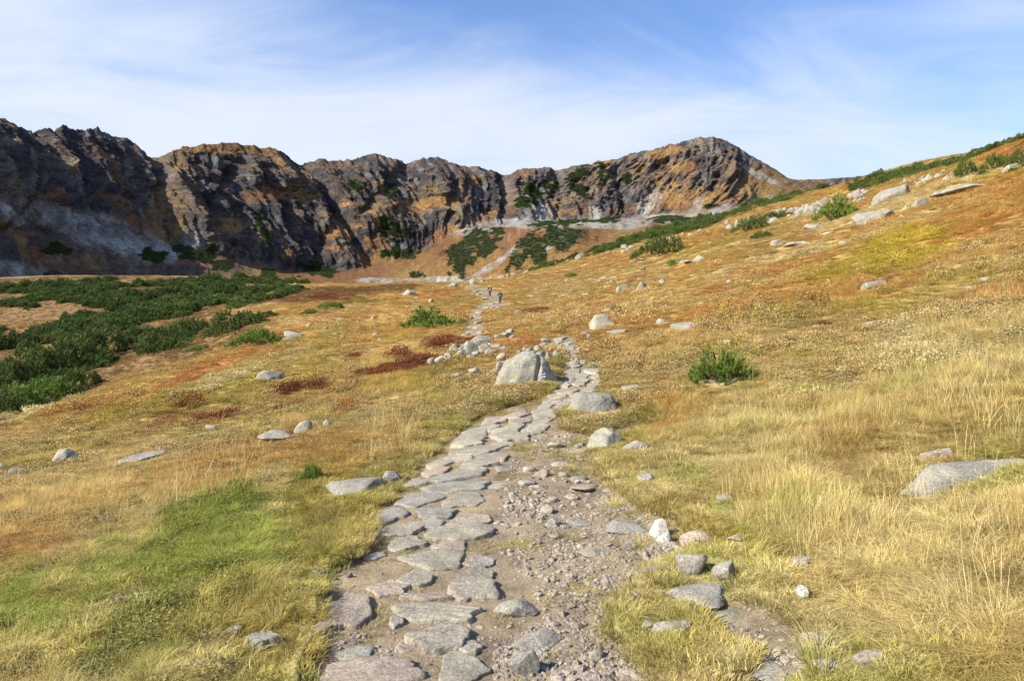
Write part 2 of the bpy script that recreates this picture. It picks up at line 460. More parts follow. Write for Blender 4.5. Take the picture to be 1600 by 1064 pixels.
pxm = np.concatenate([np.linspace(-1500, -60, 120), np.linspace(-60, 1480, 960)[1:], np.linspace(1480, 1800, 20)[1:]])


def curve(pairs, x): return hermite([p[0] for p in pairs], np.array([p[1] for p in pairs], float), x, True)


rp = curve(RIDGE, pxm); ry_ = hermite(KP, np.array(RY, float), pxm, False)
c0 = [hermite(KP, np.array([r[k] for r in R0], float), pxm, False) for k in (0, 1)]
c1 = [hermite(KP, np.array([r[k] for r in R1], float), pxm, False) for k in (0, 1)]
c2 = [hermite(KP, np.array([r[k] for r in R2], float), pxm, False) for k in (0, 1)]
zz = lambda p, d: (532 - p) / F * d + EYE
rows = [(c0[1], zz(*c0)), (c1[1], zz(*c1)), (c2[1], zz(*c2)), (ry_, zz(rp, ry_)), (ry_ + 60, zz(rp, ry_) - 22), (ry_ + 260, zz(rp, ry_) - 190)]
cnt = [36, 52, 236, 10, 12]
tt = np.concatenate([np.linspace(k, k + 1, c, endpoint=False) for k, c in enumerate(cnt)] + [np.array([5.0])])
yk = np.stack([r[0] for r in rows]); zk = np.stack([r[1] for r in rows])
MY = np.stack([np.interp(tt, range(6), yk[:, j]) for j in range(len(pxm))], 1)
MZ = np.stack([np.interp(tt, range(6), zk[:, j]) for j in range(len(pxm))], 1)
MX = (pxm - 800)[None, :] / F * MY
for _ in range(14):                                # round the breaks of slope below the crags
    MY[1:120] = .25 * MY[:119] + .5 * MY[1:120] + .25 * MY[2:121]; MZ[1:120] = .25 * MZ[:119] + .5 * MZ[1:120] + .25 * MZ[2:121]
MX = (pxm - 800)[None, :] / F * MY
T = np.repeat(tt[:, None], len(pxm), 1)
PXB = np.repeat(pxm[None, :], len(tt), 0); PYB = 532 - F * (MZ - EYE) / MY
# outward direction of the wall
rx = (pxm - 800) / F * ry_
k = 41; pad = lambda a: np.convolve(np.pad(a, k // 2, mode='edge'), np.ones(k) / k, 'valid')
tx = np.gradient(pad(rx)); ty = np.gradient(pad(ry_)); tl = np.hypot(tx, ty)
ox, oy = ty / tl, -tx / tl
S = np.cumsum(np.hypot(np.gradient(rx), np.gradient(ry_)))[None, :] * np.ones_like(T)
env = sst(1.75, 2.25, T) * sst(3.02, 2.80, T) * 0.86 + 0.14 * sst(0.2, 1.5, T) * sst(4, 3, T)
left = sst(430, 330, PXB)
env = np.maximum(env, 0.40 * left * sst(0.35, 0.9, T) * sst(2.2, 1.6, T))
env = env * (1 - .8 * sst(1140, 1195, PXB))
warp = 26 * fbm(S / 130, MZ / 130, o=3)
lean = np.interp(PXB, [0, 300, 600, 800, 950, 1100], [.45, .6, .6, .2, -.35, -.45])
SS = S + warp + lean * (MZ - 120)
D = 24 * ridged(SS / 150, MZ / 420 + 3, o=2) + 17 * ridged(SS / 55 + 7, MZ / 190, o=3) + 10.5 * ridged(SS / 20, MZ / 60 + 5, o=3) + 6.4 * ridged(SS / 7.5, MZ / 17, o=4)
q = MZ / 30 + 1.6 * fbm(S / 60, MZ / 90, o=3) + 0.012 * S
fr = q - np.floor(q); step = np.where(fr < .78, fr / .78, (1 - fr) / .22)
D = D + 9 * (step - .5) * np.clip(0.35 + 1.1 * fbm(S / 50 + 4, MZ / 50, o=2), 0, 1)
q = MZ / 9 + 1.5 * fbm(S / 18, MZ / 30, o=3); fr = q - np.floor(q); step2 = np.where(fr < .75, fr / .75, (1 - fr) / .25)
D = D + 2.5 * (step2 - .5) * np.clip(.5 + fbm(S / 30 + 8, MZ / 30, o=2), 0, 1)
GULLIES = [(235, 246, 285, 400, 9, 30), (478, 262, 600, 440, 8, 34), (785, 272, 790, 350, 6, 22), (640, 256, 560, 330, 8, 16), (700, 300, 690, 350, 7, 16),
           (870, 268, 880, 345, 8, 16), (960, 262, 985, 335, 7, 16), (60, 208, 95, 300, 9, 22), (380, 240, 330, 330, 9, 14), (1040, 250, 1005, 330, 9, 14), (520, 330, 480, 440, 9, 14)]
for x1, y1, x2, y2, w, dd in GULLIES:
    t_ = np.clip(((PXB - x1) * (x2 - x1) + (PYB - y1) * (y2 - y1)) / ((x2 - x1) ** 2 + (y2 - y1) ** 2), 0, 1)
    dist = np.hypot(PXB - x1 - t_ * (x2 - x1) + 3 * fbm(S / 15, MZ / 15, o=2), PYB - y1 - t_ * (y2 - y1))
    D = D - dd * np.exp(-(dist / w) ** 2)
# smooth grassy shoulders between the crags
SHOULD = [(1205, 290, 60, 26, -25), (1070, 312, 70, 18, 0), (660, 320, 60, 13, 6), (360, 232, 90, 8, 0), (440, 305, 60, 12, -6), (1040, 238, 40, 8, 14), (1070, 262, 22, 10, 20), (190, 316, 44, 12, -18), (165, 245, 36, 7, -45), (90, 330, 60, 10, -18), (230, 352, 50, 16, -20), (290, 405, 60, 14, -10), (60, 400, 60, 16, -25), (130, 410, 40, 12, -20), (590, 400, 40, 34, -50), (360, 350, 26, 12, 20), (250, 350, 24, 40, 0), (700, 372, 26, 26, 40)]
soft = np.zeros_like(T)
edge = fbm(S / 24, MZ / 24, o=4)
for cx, cy, a, b_, r_ in SHOULD: soft = np.maximum(soft, sst(1.15, 0.6, ell(PXB, PYB, cx, cy, a, b_, r_) + .55 * edge))
scale = (MY / 1000) ** 0.6
pk = np.exp(-((PXB - 1125) / 70) ** 2) * np.exp(-((PYB - 262) / 42) ** 2)
D = D * env * (1 - 0.45 * soft) * (1 + .15 * pk) * scale + sst(.5, 1.6, T) * sst(2.4, 1.9, T) * (5 * fbm(S / 60, MZ / 40, o=4) + 1.2 * fbm(S / 9, MZ / 9, o=3))
jag = sst(2.6, 3.0, T) * sst(4.6, 3.2, T)
rough_ridge = np.interp(pxm, [0, 40, 160, 240, 300, 430, 470, 780, 850, 1000, 1090, 1180, 1240, 1500], [1.1, 1.3, 1.2, .6, .6, .8, 1.1, 1., .5, .55, .7, .35, .2, .4])[None, :]
JZ = jag * rough_ridge * (4.2 * ridged(S / 26, T * 3, o=4) + 2.2 * ridged(S / 8, T * 5, o=3) - .5) * scale
VX = MX + ox[None, :] * D; VY = MY + oy[None, :] * D; VZ = MZ + JZ
# bumps of the moraine below the far wall
mor = np.exp(-((T - 1.0) / .45) ** 2) * sst(760, 830, PXB) * sst(1150, 1000, PXB)
VZ = VZ + mor * 5 * fbm(S / 40, T * 5, o=3)
mv = np.stack([VX.ravel(), VY.ravel(), VZ.ravel()], 1); mf = grid_faces(*T.shape)
e1 = np.stack([np.gradient(VX, axis=1), np.gradient(VY, axis=1), np.gradient(VZ, axis=1)], -1)
e2 = np.stack([np.gradient(VX, axis=0), np.gradient(VY, axis=0), np.gradient(VZ, axis=0)], -1)
nn = np.cross(e1, e2); nn /= np.linalg.norm(nn, axis=-1, keepdims=True) + 1e-9
NZ = np.abs(nn[..., 2])
PXM, PYM = pix(VX, VY, VZ)
# what covers it
e2n = fbm(S / 10, MZ / 10, o=4); e3n = fbm(S / 55 + 3, MZ / 55, o=3)
rock = np.array([0.056, 0.054, 0.060]) * (1 + 0.5 * e2n[..., None] + 0.3 * e3n[..., None])
rock = rock + (np.array([0.21, 0.205, 0.19]) - rock) * np.clip(-0.10 + 1.3 * fbm(S / 9 + 9, MZ / 20, o=4) + 0.22 * sst(500, 800, PXB), 0, .9)[..., None]
turf = np.array([0.225, 0.108, 0.040]) + (np.array([0.29, 0.18, 0.055]) - np.array([0.225, 0.108, 0.040])) * np.clip(.25 + 1.2 * e3n, 0, 1)[..., None]
turf = turf * (1 + .25 * e2n[..., None])
gm = .55 * sst(0.66, 0.86, NZ + 0.16 * e2n + 0.30 * e3n)
gm = np.maximum(gm, 0.95 * soft * sst(.28, .5, NZ + .2 * e2n))
gm = np.maximum(gm, sst(1.95, 1.75, T + .15 * edge) * (1 - .8 * left))
gm = np.where(left > .5, np.maximum(gm * .8, sst(1.0, .6, T) * .8), gm)
mc = rock + (turf - rock) * np.clip(gm, 0, 1)[..., None]
SCREE = [(130, 355, 130, 26, -17), (250, 385, 70, 12, -16), (300, 375, 20, 14, -40), (30, 425, 60, 16, -14), (20, 335, 40, 10, -40), (810, 347, 70, 9, 4), (900, 349, 120, 7, 3),
         (1040, 341, 120, 8, 3), (1160, 330, 60, 10, 20), (1010, 322, 14, 28, -40), (850, 335, 20, 14, -40), (930, 335, 14, 12, -30), (740, 362, 40, 6, 4), (1120, 330, 26, 8, 20),
         (1190, 275, 40, 6, -28), (700, 437, 70, 5, 0), (590, 438, 40, 5, 0), (790, 400, 34, 4, 40), (760, 420, 30, 4, 30), (860, 385, 22, 3, 45), (1090, 322, 10, 18, -40), (960, 352, 60, 6, 0)]
sw = np.zeros_like(T)
for cx, cy, a, b_, r_ in SCREE: sw = np.maximum(sw, sst(1.2, .65, ell(PXM, PYM, cx, cy, a, b_, r_) + .55 * edge))
sw = sw * np.clip(.75 + .6 * e2n, 0, 1)
mc = mc + (np.array([0.36, 0.35, 0.315]) * (1 + .3 * e2n[..., None]) - mc) * sw[..., None]
streaks = sst(.35, .8, fbm(S / 7, MZ / 60, o=3) + .1) * sst(2.1, 1.7, T) * sst(1.0, 1.3, T) * sst(700, 800, PXB)
mc = mc + (np.array([0.36, 0.31, 0.27]) - mc) * (.7 * streaks)[..., None]
PINES = [(870, 372, 36, 15, 6), (835, 382, 22, 16, 38), (815, 400, 28, 10, 45), (845, 395, 22, 12, 50), (885, 365, 22, 8, 0), (850, 350, 22, 4, 4), (895, 346, 30, 3, 4), (770, 364, 16, 6, 0), (750, 372, 20, 7, 10), (720, 398, 22, 20, 40),
         (740, 370, 14, 10, 20), (600, 350, 14, 12, 0), (620, 362, 14, 10, 30), (555, 290, 12, 7, 0), (610, 395, 12, 8, 0), (640, 395, 10, 8, 0), (415, 375, 9, 18, 10), (405, 345, 6, 12, 0), (90, 390, 16, 8, 0), (78, 438, 12, 10, 0),
         (240, 400, 18, 8, 0), (300, 395, 24, 9, -10), (325, 392, 16, 10, 0), (350, 412, 12, 9, 0), (420, 425, 10, 6, 0), (490, 420, 20, 9, 0), (510, 425, 14, 8, 0), (900, 275, 14, 10, 30), (912, 265, 8, 5, 0), (940, 270, 6, 12, 10), (905, 295, 10, 8, 0),
         (980, 280, 8, 8, 0), (830, 300, 16, 8, -20), (860, 290, 12, 8, 0), (820, 315, 14, 6, 0), (1110, 322, 8, 4, 0), (1050, 345, 30, 5, 0), (940, 345, 20, 3, 0), (610, 300, 12, 8, 30), (650, 430, 10, 4, 0), (760, 385, 20, 10, 30)]
pw = np.zeros_like(T)
pedge = fbm(S / 11 + 5, MZ / 8, o=4)
for cx, cy, a, b_, r_ in PINES: pw = np.maximum(pw, sst(1.1, .85, ell(PXM, PYM, cx, cy, a * 1.1, b_ * 1.1, r_) + 1.1 * pedge + .3 * edge))
mc = mc + (np.array([0.035, 0.055, 0.018]) * (1 + .5 * e2n[..., None]) - mc) * (.95 * pw)[..., None]
TONGUES = [(84, 305, 35, 12, 0), (60, 322, 30, 10, 0), (246, 300, 9, 55, 0), (263, 362, 35, 28, 0), (209, 356, 22, 11, 0), (179, 349, 20, 9, 0), (162, 241, 28, 6, -40), (189, 281, 20, 6, 0),
 (34, 362, 40, 25, -30), (50, 416, 25, 20, -40), (358, 350, 24, 15, 20), (277, 342, 20, 20, -50), (405, 305, 45, 12, 5), (489, 305, 22, 8, -15), (432, 248, 18, 10, -40), (314, 232, 35, 6, 0), (340, 240, 40, 5, 0), (277, 258, 14, 10, 0),
 (523, 366, 22, 17, 0), (526, 342, 18, 12, -50), (493, 406, 12, 10, 0), (371, 393, 10, 14, 0), (530, 376, 28, 16, 0), (550, 340, 14, 40, 35), (567, 400, 14, 26, 20), (602, 402, 18, 36, 20), (618, 325, 48, 11, 12), (662, 292, 20, 8, 0),
 (591, 298, 12, 16, 30), (703, 362, 14, 16, 30), (642, 423, 20, 10, 0), (743, 285, 14, 10, 0), (719, 298, 8, 16, 20), (763, 342, 26, 9, 20), (864, 330, 16, 14, 0), (905, 332, 30, 7, 0), (966, 326, 20, 9, -20), (990, 330, 30, 10, -20),
 (1016, 325, 28, 14, 0), (1016, 262, 30, 14, 10), (972, 248, 30, 5, 12), (1049, 278, 36, 26, 0), (1094, 311, 44, 18, 0), (1157, 304, 38, 16, -25), (1041, 236, 30, 9, 12), (1210, 288, 30, 16, -30), (1075, 337, 50, 8, 0), (700, 330, 12, 12, 0), (450, 400, 10, 14, 0)]
tw = np.zeros_like(T)
for cx, cy, a, b_, r_ in TONGUES: tw = np.maximum(tw, sst(1.15, .7, ell(PXM, PYM, cx, cy, a, b_, r_) + .75 * pedge * .6 + .45 * edge))
tw = tw * (1 - .8 * pw) * (1 - .85 * sw)
och = np.array([0.215, 0.108, 0.045]) + (np.array([0.27, 0.165, 0.06]) - np.array([0.215, 0.108, 0.045])) * np.clip(.4 + 1.3 * e3n + .35 * sst(400, 650, PXB), 0, 1)[..., None]
mc = mc + (och * (1 + .4 * e2n[..., None]) - mc) * np.clip(tw * (.50 + 1.2 * e2n + .8 * (NZ - .55)), 0, .92)[..., None]
MM, nt, b, o = new_mat('crag_and_turf')
g = N(nt, 'ShaderNodeNewGeometry'); a = attr_n(nt, 'col')
mp = N(nt, 'ShaderNodeMapping'); mp.inputs['Scale'].default_value = (1, 1, .45); nt.links.new(g.outputs['Position'], mp.inputs[0])
n1 = noise_n(nt, mp.outputs[0], 0.20, 8, .72); n2 = noise_n(nt, mp.outputs[0], 0.7, 6, .7)
vv = math_n(nt, 'ADD', math_n(nt, 'MULTIPLY', n1, .9), math_n(nt, 'MULTIPLY', n2, .8))
kk = ramp(nt, vv, .58, 1.12, .30, 1.65)
cc = N(nt, 'ShaderNodeCombineXYZ')
for i in range(3): nt.links.new(kk, cc.inputs[i])
nt.links.new(mix_c(nt, 1.0, a.outputs['Color'], cc.outputs[0], 'MULTIPLY'), b.inputs['Base Color'])
bump_n(nt, b, vv, 1.0, 5.0)
me = mesh_np('mountain', mv, mf, MM); set_attr(me, 'col', np.clip(mc, .01, .9).reshape(-1, 3))
mountain = tag(link(bpy.data.objects.new('mountain', me)), kind='structure')

# ------------------------------------------------------------------ looking up places on the visible ground
LPX = np.arange(-200, 1801, 4.0)
_x = (LPX[None, :] - 800) / F * YS[:, None]
_z = zground(_x.ravel(), np.repeat(YS, len(LPX)), False).reshape(_x.shape)
_pp = np.minimum.accumulate(532 - F * (_z - EYE) / YS[:, None], axis=0)


def hitv(px, py):
    """first visible ground distance for arrays of bearings"""
    j = np.clip(np.round((px + 200) / 4).astype(int), 0, len(LPX) - 1)
    y = np.empty(len(px))
    for c in np.unique(j):
        s = j == c
        k = int(np.argmin(_pp[:, c])) + 1
        y[s] = np.interp(-py[s], -_pp[:k, c] + np.arange(k) * 1e-7, YS[:k])
    x = (px - 800) / F * y
    return x, y, zground(x, y)


def sample_poly(poly, n, rs):
    p = np.array(poly, float); lo, hi = p.min(0), p.max(0); out = np.zeros((0, 2))
    while len(out) < n:
        q = lo + rs.random((n * 3, 2)) * (hi - lo)
        out = np.vstack([out, q[in_poly(q[:, 0], q[:, 1], poly)]])
    return out[:n]


def gnormal(x, y, e=0.25):
    a = np.array([x + e, x - e, x, x]); b_ = np.array([y, y, y + e, y - e])
    z = zground(a, b_, False)
    return Vector((-(z[0] - z[1]) / (2 * e), -(z[2] - z[3]) / (2 * e), 1)).normalized()

# ------------------------------------------------------------------ stone


def stone_material(name, base, warm, lichen, lich_amt, dark=0.5):
    m, nt, b, o = new_mat(name)
    b.inputs['Roughness'].default_value = 0.85
    g = N(nt, 'ShaderNodeNewGeometry'); oi = N(nt, 'ShaderNodeObjectInfo')
    n_big = noise_n(nt, g.outputs['Position'], 2.6, 5, .6, .4)
    n_fine = noise_n(nt, g.outputs['Position'], 60, 6, .75)
    n_mid = noise_n(nt, g.outputs['Position'], 14, 7, .68)
    c = mix_c(nt, oi.outputs['Random'], base, warm)
    c = mix_c(nt, ramp(nt, n_big, .35, .7), c, tuple(q * 0.72 for q in base))
    spk = ramp(nt, n_fine, .33, .68, 0.55, 1.4)
    cc = N(nt, 'ShaderNodeCombineXYZ')
    for i in range(3): nt.links.new(spk, cc.inputs[i])
    c = mix_c(nt, 1.0, c, cc.outputs[0], 'MULTIPLY')
    sepn = N(nt, 'ShaderNodeSeparateXYZ'); nt.links.new(g.outputs['Normal'], sepn.inputs[0])
    lm = math_n(nt, 'MULTIPLY', ramp(nt, n_mid, .60 - .12 * lich_amt, .72 - .12 * lich_amt), lich_amt, True)
    c = mix_c(nt, lm, c, lichen)
    dk = math_n(nt, 'MULTIPLY', ramp(nt, noise_n(nt, g.outputs['Position'], 9, 6, .7, .8), .56, .70), dark, True)
    c = mix_c(nt, dk, c, (0.085, 0.082, 0.078))
    nt.links.new(c, b.inputs['Base Color'])
    vo = N(nt, 'ShaderNodeTexVoronoi', feature='DISTANCE_TO_EDGE'); vo.inputs['Scale'].default_value = 2.0
    wv = N(nt, 'ShaderNodeVectorMath', operation='ADD')
    nw = N(nt, 'ShaderNodeTexNoise', i_Scale=3.0, i_Detail=5.0); nt.links.new(g.outputs['Position'], nw.inputs['Vector'])
    nt.links.new(g.outputs['Position'], wv.inputs[0]); nt.links.new(nw.outputs['Color'], wv.inputs[1]); nt.links.new(wv.outputs[0], vo.inputs['Vector'])
    crack = ramp(nt, vo.outputs['Distance'], 0.0, 0.02, 0.0, 0.10)
    hgt = math_n(nt, 'ADD', math_n(nt, 'ADD', math_n(nt, 'MULTIPLY', n_mid, 1.0), math_n(nt, 'MULTIPLY', n_fine, .45)), crack)
    bump_n(nt, b, hgt, 0.65, 0.03)
    return m


M_boulder = stone_material('lichened_granite', (0.25, 0.235, 0.205), (0.32, 0.295, 0.25), (0.30, 0.30, 0.17), 0.55, .50)
M_yellow = stone_material('yellow_lichen_granite', (0.27, 0.258, 0.22), (0.31, 0.295, 0.245), (0.38, 0.37, 0.14), 0.62, .50)
M_slab = stone_material('trodden_granite', (0.29, 0.262, 0.205), (0.36, 0.325, 0.255), (0.32, 0.31, 0.23), 0.35, .34)
M_pink = stone_material('pink_granite', (0.315, 0.262, 0.212), (0.345, 0.28, 0.225), (0.34, 0.33, 0.24), 0.35, .32)
M_pale = stone_material('pale_granite', (0.275, 0.262, 0.215), (0.36, 0.335, 0.255), (0.35, 0.35, 0.19), 0.6, .45)
M_white = stone_material('white_granite', (0.50, 0.465, 0.42), (0.47, 0.435, 0.39), (0.42, 0.42, 0.33), 0.15, .18)
M_pebble = stone_material('gravel_stone', (0.28, 0.24, 0.195), (0.38, 0.335, 0.285), (0.33, 0.31, 0.25), 0.15, .25)

_ico = {}


def ico(level):
    if level not in _ico:
        bm = bmesh.new(); bmesh.ops.create_icosphere(bm, subdivisions=level, radius=1)
        _ico[level] = (np.array([v.co[:] for v in bm.verts]), np.array([[v.index for v in f.verts] for f in bm.faces])); bm.free()
    return _ico[level]


def rock_shape(seed, level, kind='rock', planes=None, p=16, rough=.10):
    rs = np.random.default_rng(seed)
    d, f = ico(level)
    P = []
    if planes is not None: P = [(np.array(n) / np.linalg.norm(n), r) for n, r in planes]
    elif kind == 'slab':
        k = rs.integers(5, 8); a0 = rs.random() * 6.28
        for i in range(k):
            a = a0 + (i + rs.uniform(-.28, .28)) * 6.283 / k
            P.append((np.array([math.cos(a), math.sin(a), rs.uniform(.05, .3)]), rs.uniform(.66, 1.04)))
        P += [(np.array([rs.uniform(-.04, .04), rs.uniform(-.04, .04), 1]), .34), (np.array([0, 0, -1.]), .5)]
        p = 34; rough = .05
    elif kind == 'round':
        for i in range(9):
            n = rs.normal(size=3); P.append((n / np.linalg.norm(n), rs.uniform(.8, 1.05)))
        p = 7; rough = .07
    else:
        for i in range(13):
            n = rs.normal(size=3); n[2] *= .8; P.append((n / np.linalg.norm(n), rs.uniform(.66, 1.02)))
        p = 20
    acc = 1e-6 * np.ones(len(d))
    for n, r in P: acc += np.maximum(d @ n / r, 0) ** p
    rad = np.minimum(acc ** (-1.0 / p), 1.5)
    v = d * rad[:, None]
    o = seed * 3.7
    if kind == 'slab':
        aa = np.arctan2(v[:, 1], v[:, 0]); v[:, :2] *= (1 + .16 * vnoise(np.cos(aa) * 1.8 + o, np.sin(aa) * 1.8 + seed) + .06 * vnoise(np.cos(aa) * 5 + o, np.sin(aa) * 5))[:, None]
    v = v * (1 + rough * fbm(v[:, 0] * 1.7 + o, v[:, 1] * 1.7, v[:, 2] * 1.7, o=4) + (.035 * fbm(v[:, 0] * 7 + o, v[:, 1] * 7, v[:, 2] * 7, o=3)))[:, None]
    if kind == 'slab':
        lim = .30 + .035 * fbm(v[:, 0] * 2.2 + o, v[:, 1] * 2.2, o=4) + .02 * ridged(v[:, 0] * 1.3 + o, v[:, 1] * 2.8, o=2)
        v[:, 2] = np.where(v[:, 2] > lim, lim + (v[:, 2] - lim) * .12, v[:, 2])
    lo, hi = v.min(0), v.max(0)
    v = (v - (lo + hi) / 2) / (hi - lo)
    return v, f


PROTO = {}


def proto(kind, level, mat, i):
    key = (kind, level, mat.name, i)
    if key not in PROTO:
        v, f = rock_shape(hash_int(kind) + i * 13 + level, level, kind)
        PROTO[key] = mesh_np(kind + '_stone', v, f, mat)
    return PROTO[key]


def hash_int(s): return sum(ord(c) * (k + 3) for k, c in enumerate(s)) % 997


FOOT = []          # (x, y, rx, ry) of stones, to keep grass out of them
rr = random.Random(11)


def put_stone(name, px, py, w, h, mat, kind='rock', parent=None, label=None, cat=None, group=None, unique=None, sink=.28, flat=False, yaw=None, level=None, dk=.75, lift=0.0):
    """a stone whose foot is seen at (px, py + h/2) and that spans w x h px of the photograph"""
    x, y, z = hit(px, py + h * .42)
    W_, V = w * y / F, h * y / F * (.8 if (y > 20 and not flat and py < 545) else 1)
    dep = max(0.02, (EYE - z) / y + 0.05)
    if flat:
        y1 = hit(px, py - h * .5)[1]; y0 = hit(px, py + h * .5)[1]
        Dp = min(max(y1 - y0, .25 * W_), 1.7 * W_ + .25); y = .5 * (y0 + y1) if y1 - y0 < 3 * W_ + .3 else y0 + Dp / 2
        x = (px - 800) / F * y; z = float(zground(np.array([x]), np.array([y]))[0])
        H = rr.uniform(.16, .24) * min(1.2, .5 + W_); zc = z + rr.uniform(.004, .026) * min(1.5, .6 + W_) - .36 * H
    else:
        Dp = dk * W_; vis = max(.3 * V, V - Dp * dep * .8); H = vis / (1 - sink); y = y + Dp * .42; x = (px - 800) / F * y
        fx = np.array([x, x - .42 * W_, x + .42 * W_, x, x]); fy = np.array([y, y, y, y - .42 * Dp, y + .42 * Dp])
        zs = zground(fx, fy); z = float(zs[0]); dz = max(0.0, z - float(zs.min())); top = z + H * (1 - sink)
        dz = min(dz, .45 * H); H += dz * .9; zc = top - H * .5
    zc += lift * H
    if unique is not None: me = unique
    else:
        lv = level or (5 if max(w, h) > 60 else 4 if max(w, h) > 18 else 3)
        me = proto(kind, lv, mat, rr.randrange(9 if lv > 3 else 14))
    o = bpy.data.objects.new(name, me); link(o)
    yw = rr.uniform(-.22, .22) + (math.pi if rr.random() < .5 else 0) if yaw is None else yaw
    nrm = gnormal(x, y) if (flat and y < 40) else Vector((0, 0, 1))
    q = Vector((0, 0, 1)).rotation_difference(nrm)
    o.rotation_mode = 'QUATERNION'; o.rotation_quaternion = q @ Matrix.Rotation(yw, 3, 'Z').to_quaternion()
    o.location = (x, y, zc); o.scale = (W_, Dp, H)
    if parent is not None: o.parent = parent
    if label: tag(o, label, cat or 'rock', group)
    FOOT.append((x, y, W_ * .47, Dp * .47))
    return o


# paving slabs of the path, from the near end up
SLABS = [(545, 953, 84, 62), (677, 952, 160, 28), (684, 993, 108, 44), (583, 1046, 186, 50), (726, 1037, 90, 54), (742, 915, 90, 36), (745, 889, 60, 24),
         (674, 869, 118, 32), (748, 869, 56, 20), (638, 845, 62, 22), (702, 848, 60, 20), (717, 828, 118, 24), (620, 824, 90, 19), (674, 813, 44, 14), (732, 805, 78, 22),
         (613, 803, 52, 24), (680, 797, 72, 17), (659, 776, 84, 27), (728, 777, 66, 25), (711, 759, 120, 15), (586, 863, 36, 12), (607, 915, 76, 27), (650, 898, 62, 26),
         (665, 926, 94, 12), (552, 1014, 72, 26), (640, 1000, 46, 22), (770, 752, 50, 14), (705, 742, 126, 13), (650, 752, 44, 12), (735, 1005, 40, 20), (620, 965, 24, 18)]
for s in SLABS: put_stone('paving_stone', s[0], s[1], s[2] * 1.10, s[3] * 1.10, rr.choice([M_slab, M_slab, M_slab, M_pink, M_boulder]), 'slab', path, flat=True)
ROWS_P = [(733, 655, 768, 2), (722, 668, 788, 2), (711, 690, 800, 2), (701, 694, 802, 1), (691, 702, 806, 2), (682, 708, 830, 2), (673, 722, 848, 3), (664, 738, 862, 3),
          (656, 752, 872, 3), (648, 785, 872, 2), (640, 800, 868, 2), (632, 838, 900, 2), (624, 846, 905, 2), (616, 856, 925, 2), (608, 868, 935, 2), (600, 872, 940, 3),
          (593, 876, 942, 3), (587, 880, 944, 3), (581, 884, 944, 2), (575, 888, 945, 3), (569, 890, 942, 2), (563, 888, 918, 2), (557, 886, 912, 2), (551, 876, 908, 2), (545, 870, 906, 2),
          (539, 866, 902, 2), (533, 863, 895, 2), (527, 862, 887, 1), (519, 722, 756, 2), (513, 724, 756, 2), (507, 727, 755, 2), (501, 730, 754, 2), (495, 733, 753, 2), (489, 738, 754, 2),
          (484, 744, 760, 1), (479, 757, 776, 1), (474, 764, 786, 2), (469, 768, 788, 1), (464, 752, 770, 1), (458, 733, 754, 2), (453, 730, 750, 2)]
for (yy, a_, b_, n_) in ROWS_P:
    cuts = np.cumsum([0] + [rr.uniform(.7, 1.3) for _ in range(n_)]); cuts = a_ + (b_ - a_) * cuts / cuts[-1]
    for i in range(n_):
        w_ = cuts[i + 1] - cuts[i]
        put_stone('paving_stone', (cuts[i] + cuts[i + 1]) / 2 + rr.uniform(-2, 2), yy + rr.uniform(-2, 2), w_ * rr.uniform(1.0, 1.14), (14 if yy > 660 else 11 if yy > 620 else 8.5) * rr.uniform(.92, 1.12), rr.choice([M_slab, M_slab, M_slab, M_pink]), 'slab', path, flat=True)

# loose stones lying in the worn lane
LOOSE = [(983, 841, 24, 18), (927, 854, 54, 20), (1018, 900, 28, 15), (995, 911, 34, 14), (966, 937, 28, 20), (864, 810, 26, 20), (906, 808, 40, 17), (854, 790, 22, 17), (915, 757, 54, 16),
         (892, 771, 22, 12), (862, 775, 22, 13), (994, 933, 12, 9), (927, 1009, 34, 25), (1011, 980, 15, 21), (952, 760, 24, 12), (790, 728, 36, 17), (827, 728, 22, 12), (846, 735, 26, 16),
         (880, 718, 40, 14), (905, 742, 28, 12), (823, 748, 30, 12), (870, 690, 30, 14), (880, 735, 16, 12), (800, 770, 22, 11), (905, 690, 16, 9), (955, 668, 12, 8), (842, 755, 30, 12),
         (870, 830, 30, 15), (940, 820, 24, 13), (522, 905, 56, 15), (540, 893, 20, 12), (500, 893, 26, 9), (598, 1000, 18, 11), (880, 880, 18, 9), (1062, 862, 18, 10), (1020, 868, 22, 12), (1045, 858, 20, 9),
         (1010, 875, 16, 9), (905, 925, 20, 10), (870, 1050, 34, 18), (930, 1048, 30, 16), (980, 1052, 26, 16), (840, 1058, 30, 14), (900, 1030, 20, 12)]
for s in LOOSE: put_stone('stone', *s, rr.choice([M_slab, M_pebble, M_pink, M_boulder]), rr.choice(['rock', 'round']), path, sink=.3)
LANE = [(775, 1075), (770, 1000), (850, 960), (830, 900), (775, 850), (770, 790), (790, 750), (800, 715), (850, 690), (880, 670), (930, 680), (930, 720), (960, 765), (1020, 800), (1070, 860), (1010, 890), (990, 940), (955, 965), (965, 1010), (1010, 1075)]
rs2 = np.random.default_rng(5)
for (px, py) in sample_poly(LANE, 225, rs2):
    w_ = float(np.clip(rs2.lognormal(2.15, .4), 6, 26)) * (.75 if py < 760 else 1)
    put_stone('stone', px, py, w_, w_ * rs2.uniform(.5, .75), [M_slab, M_pebble, M_pebble, M_pink][rs2.integers(4)], ['rock', 'round'][rs2.integers(2)], path, sink=.3)
for (px, py) in sample_poly(PATH_POLYS[3], 16, rs2):
    w_ = float(rs2.uniform(7, 18)); put_stone('stone', px, py, w_, w_ * .6, M_pebble, 'rock', path, sink=.3)

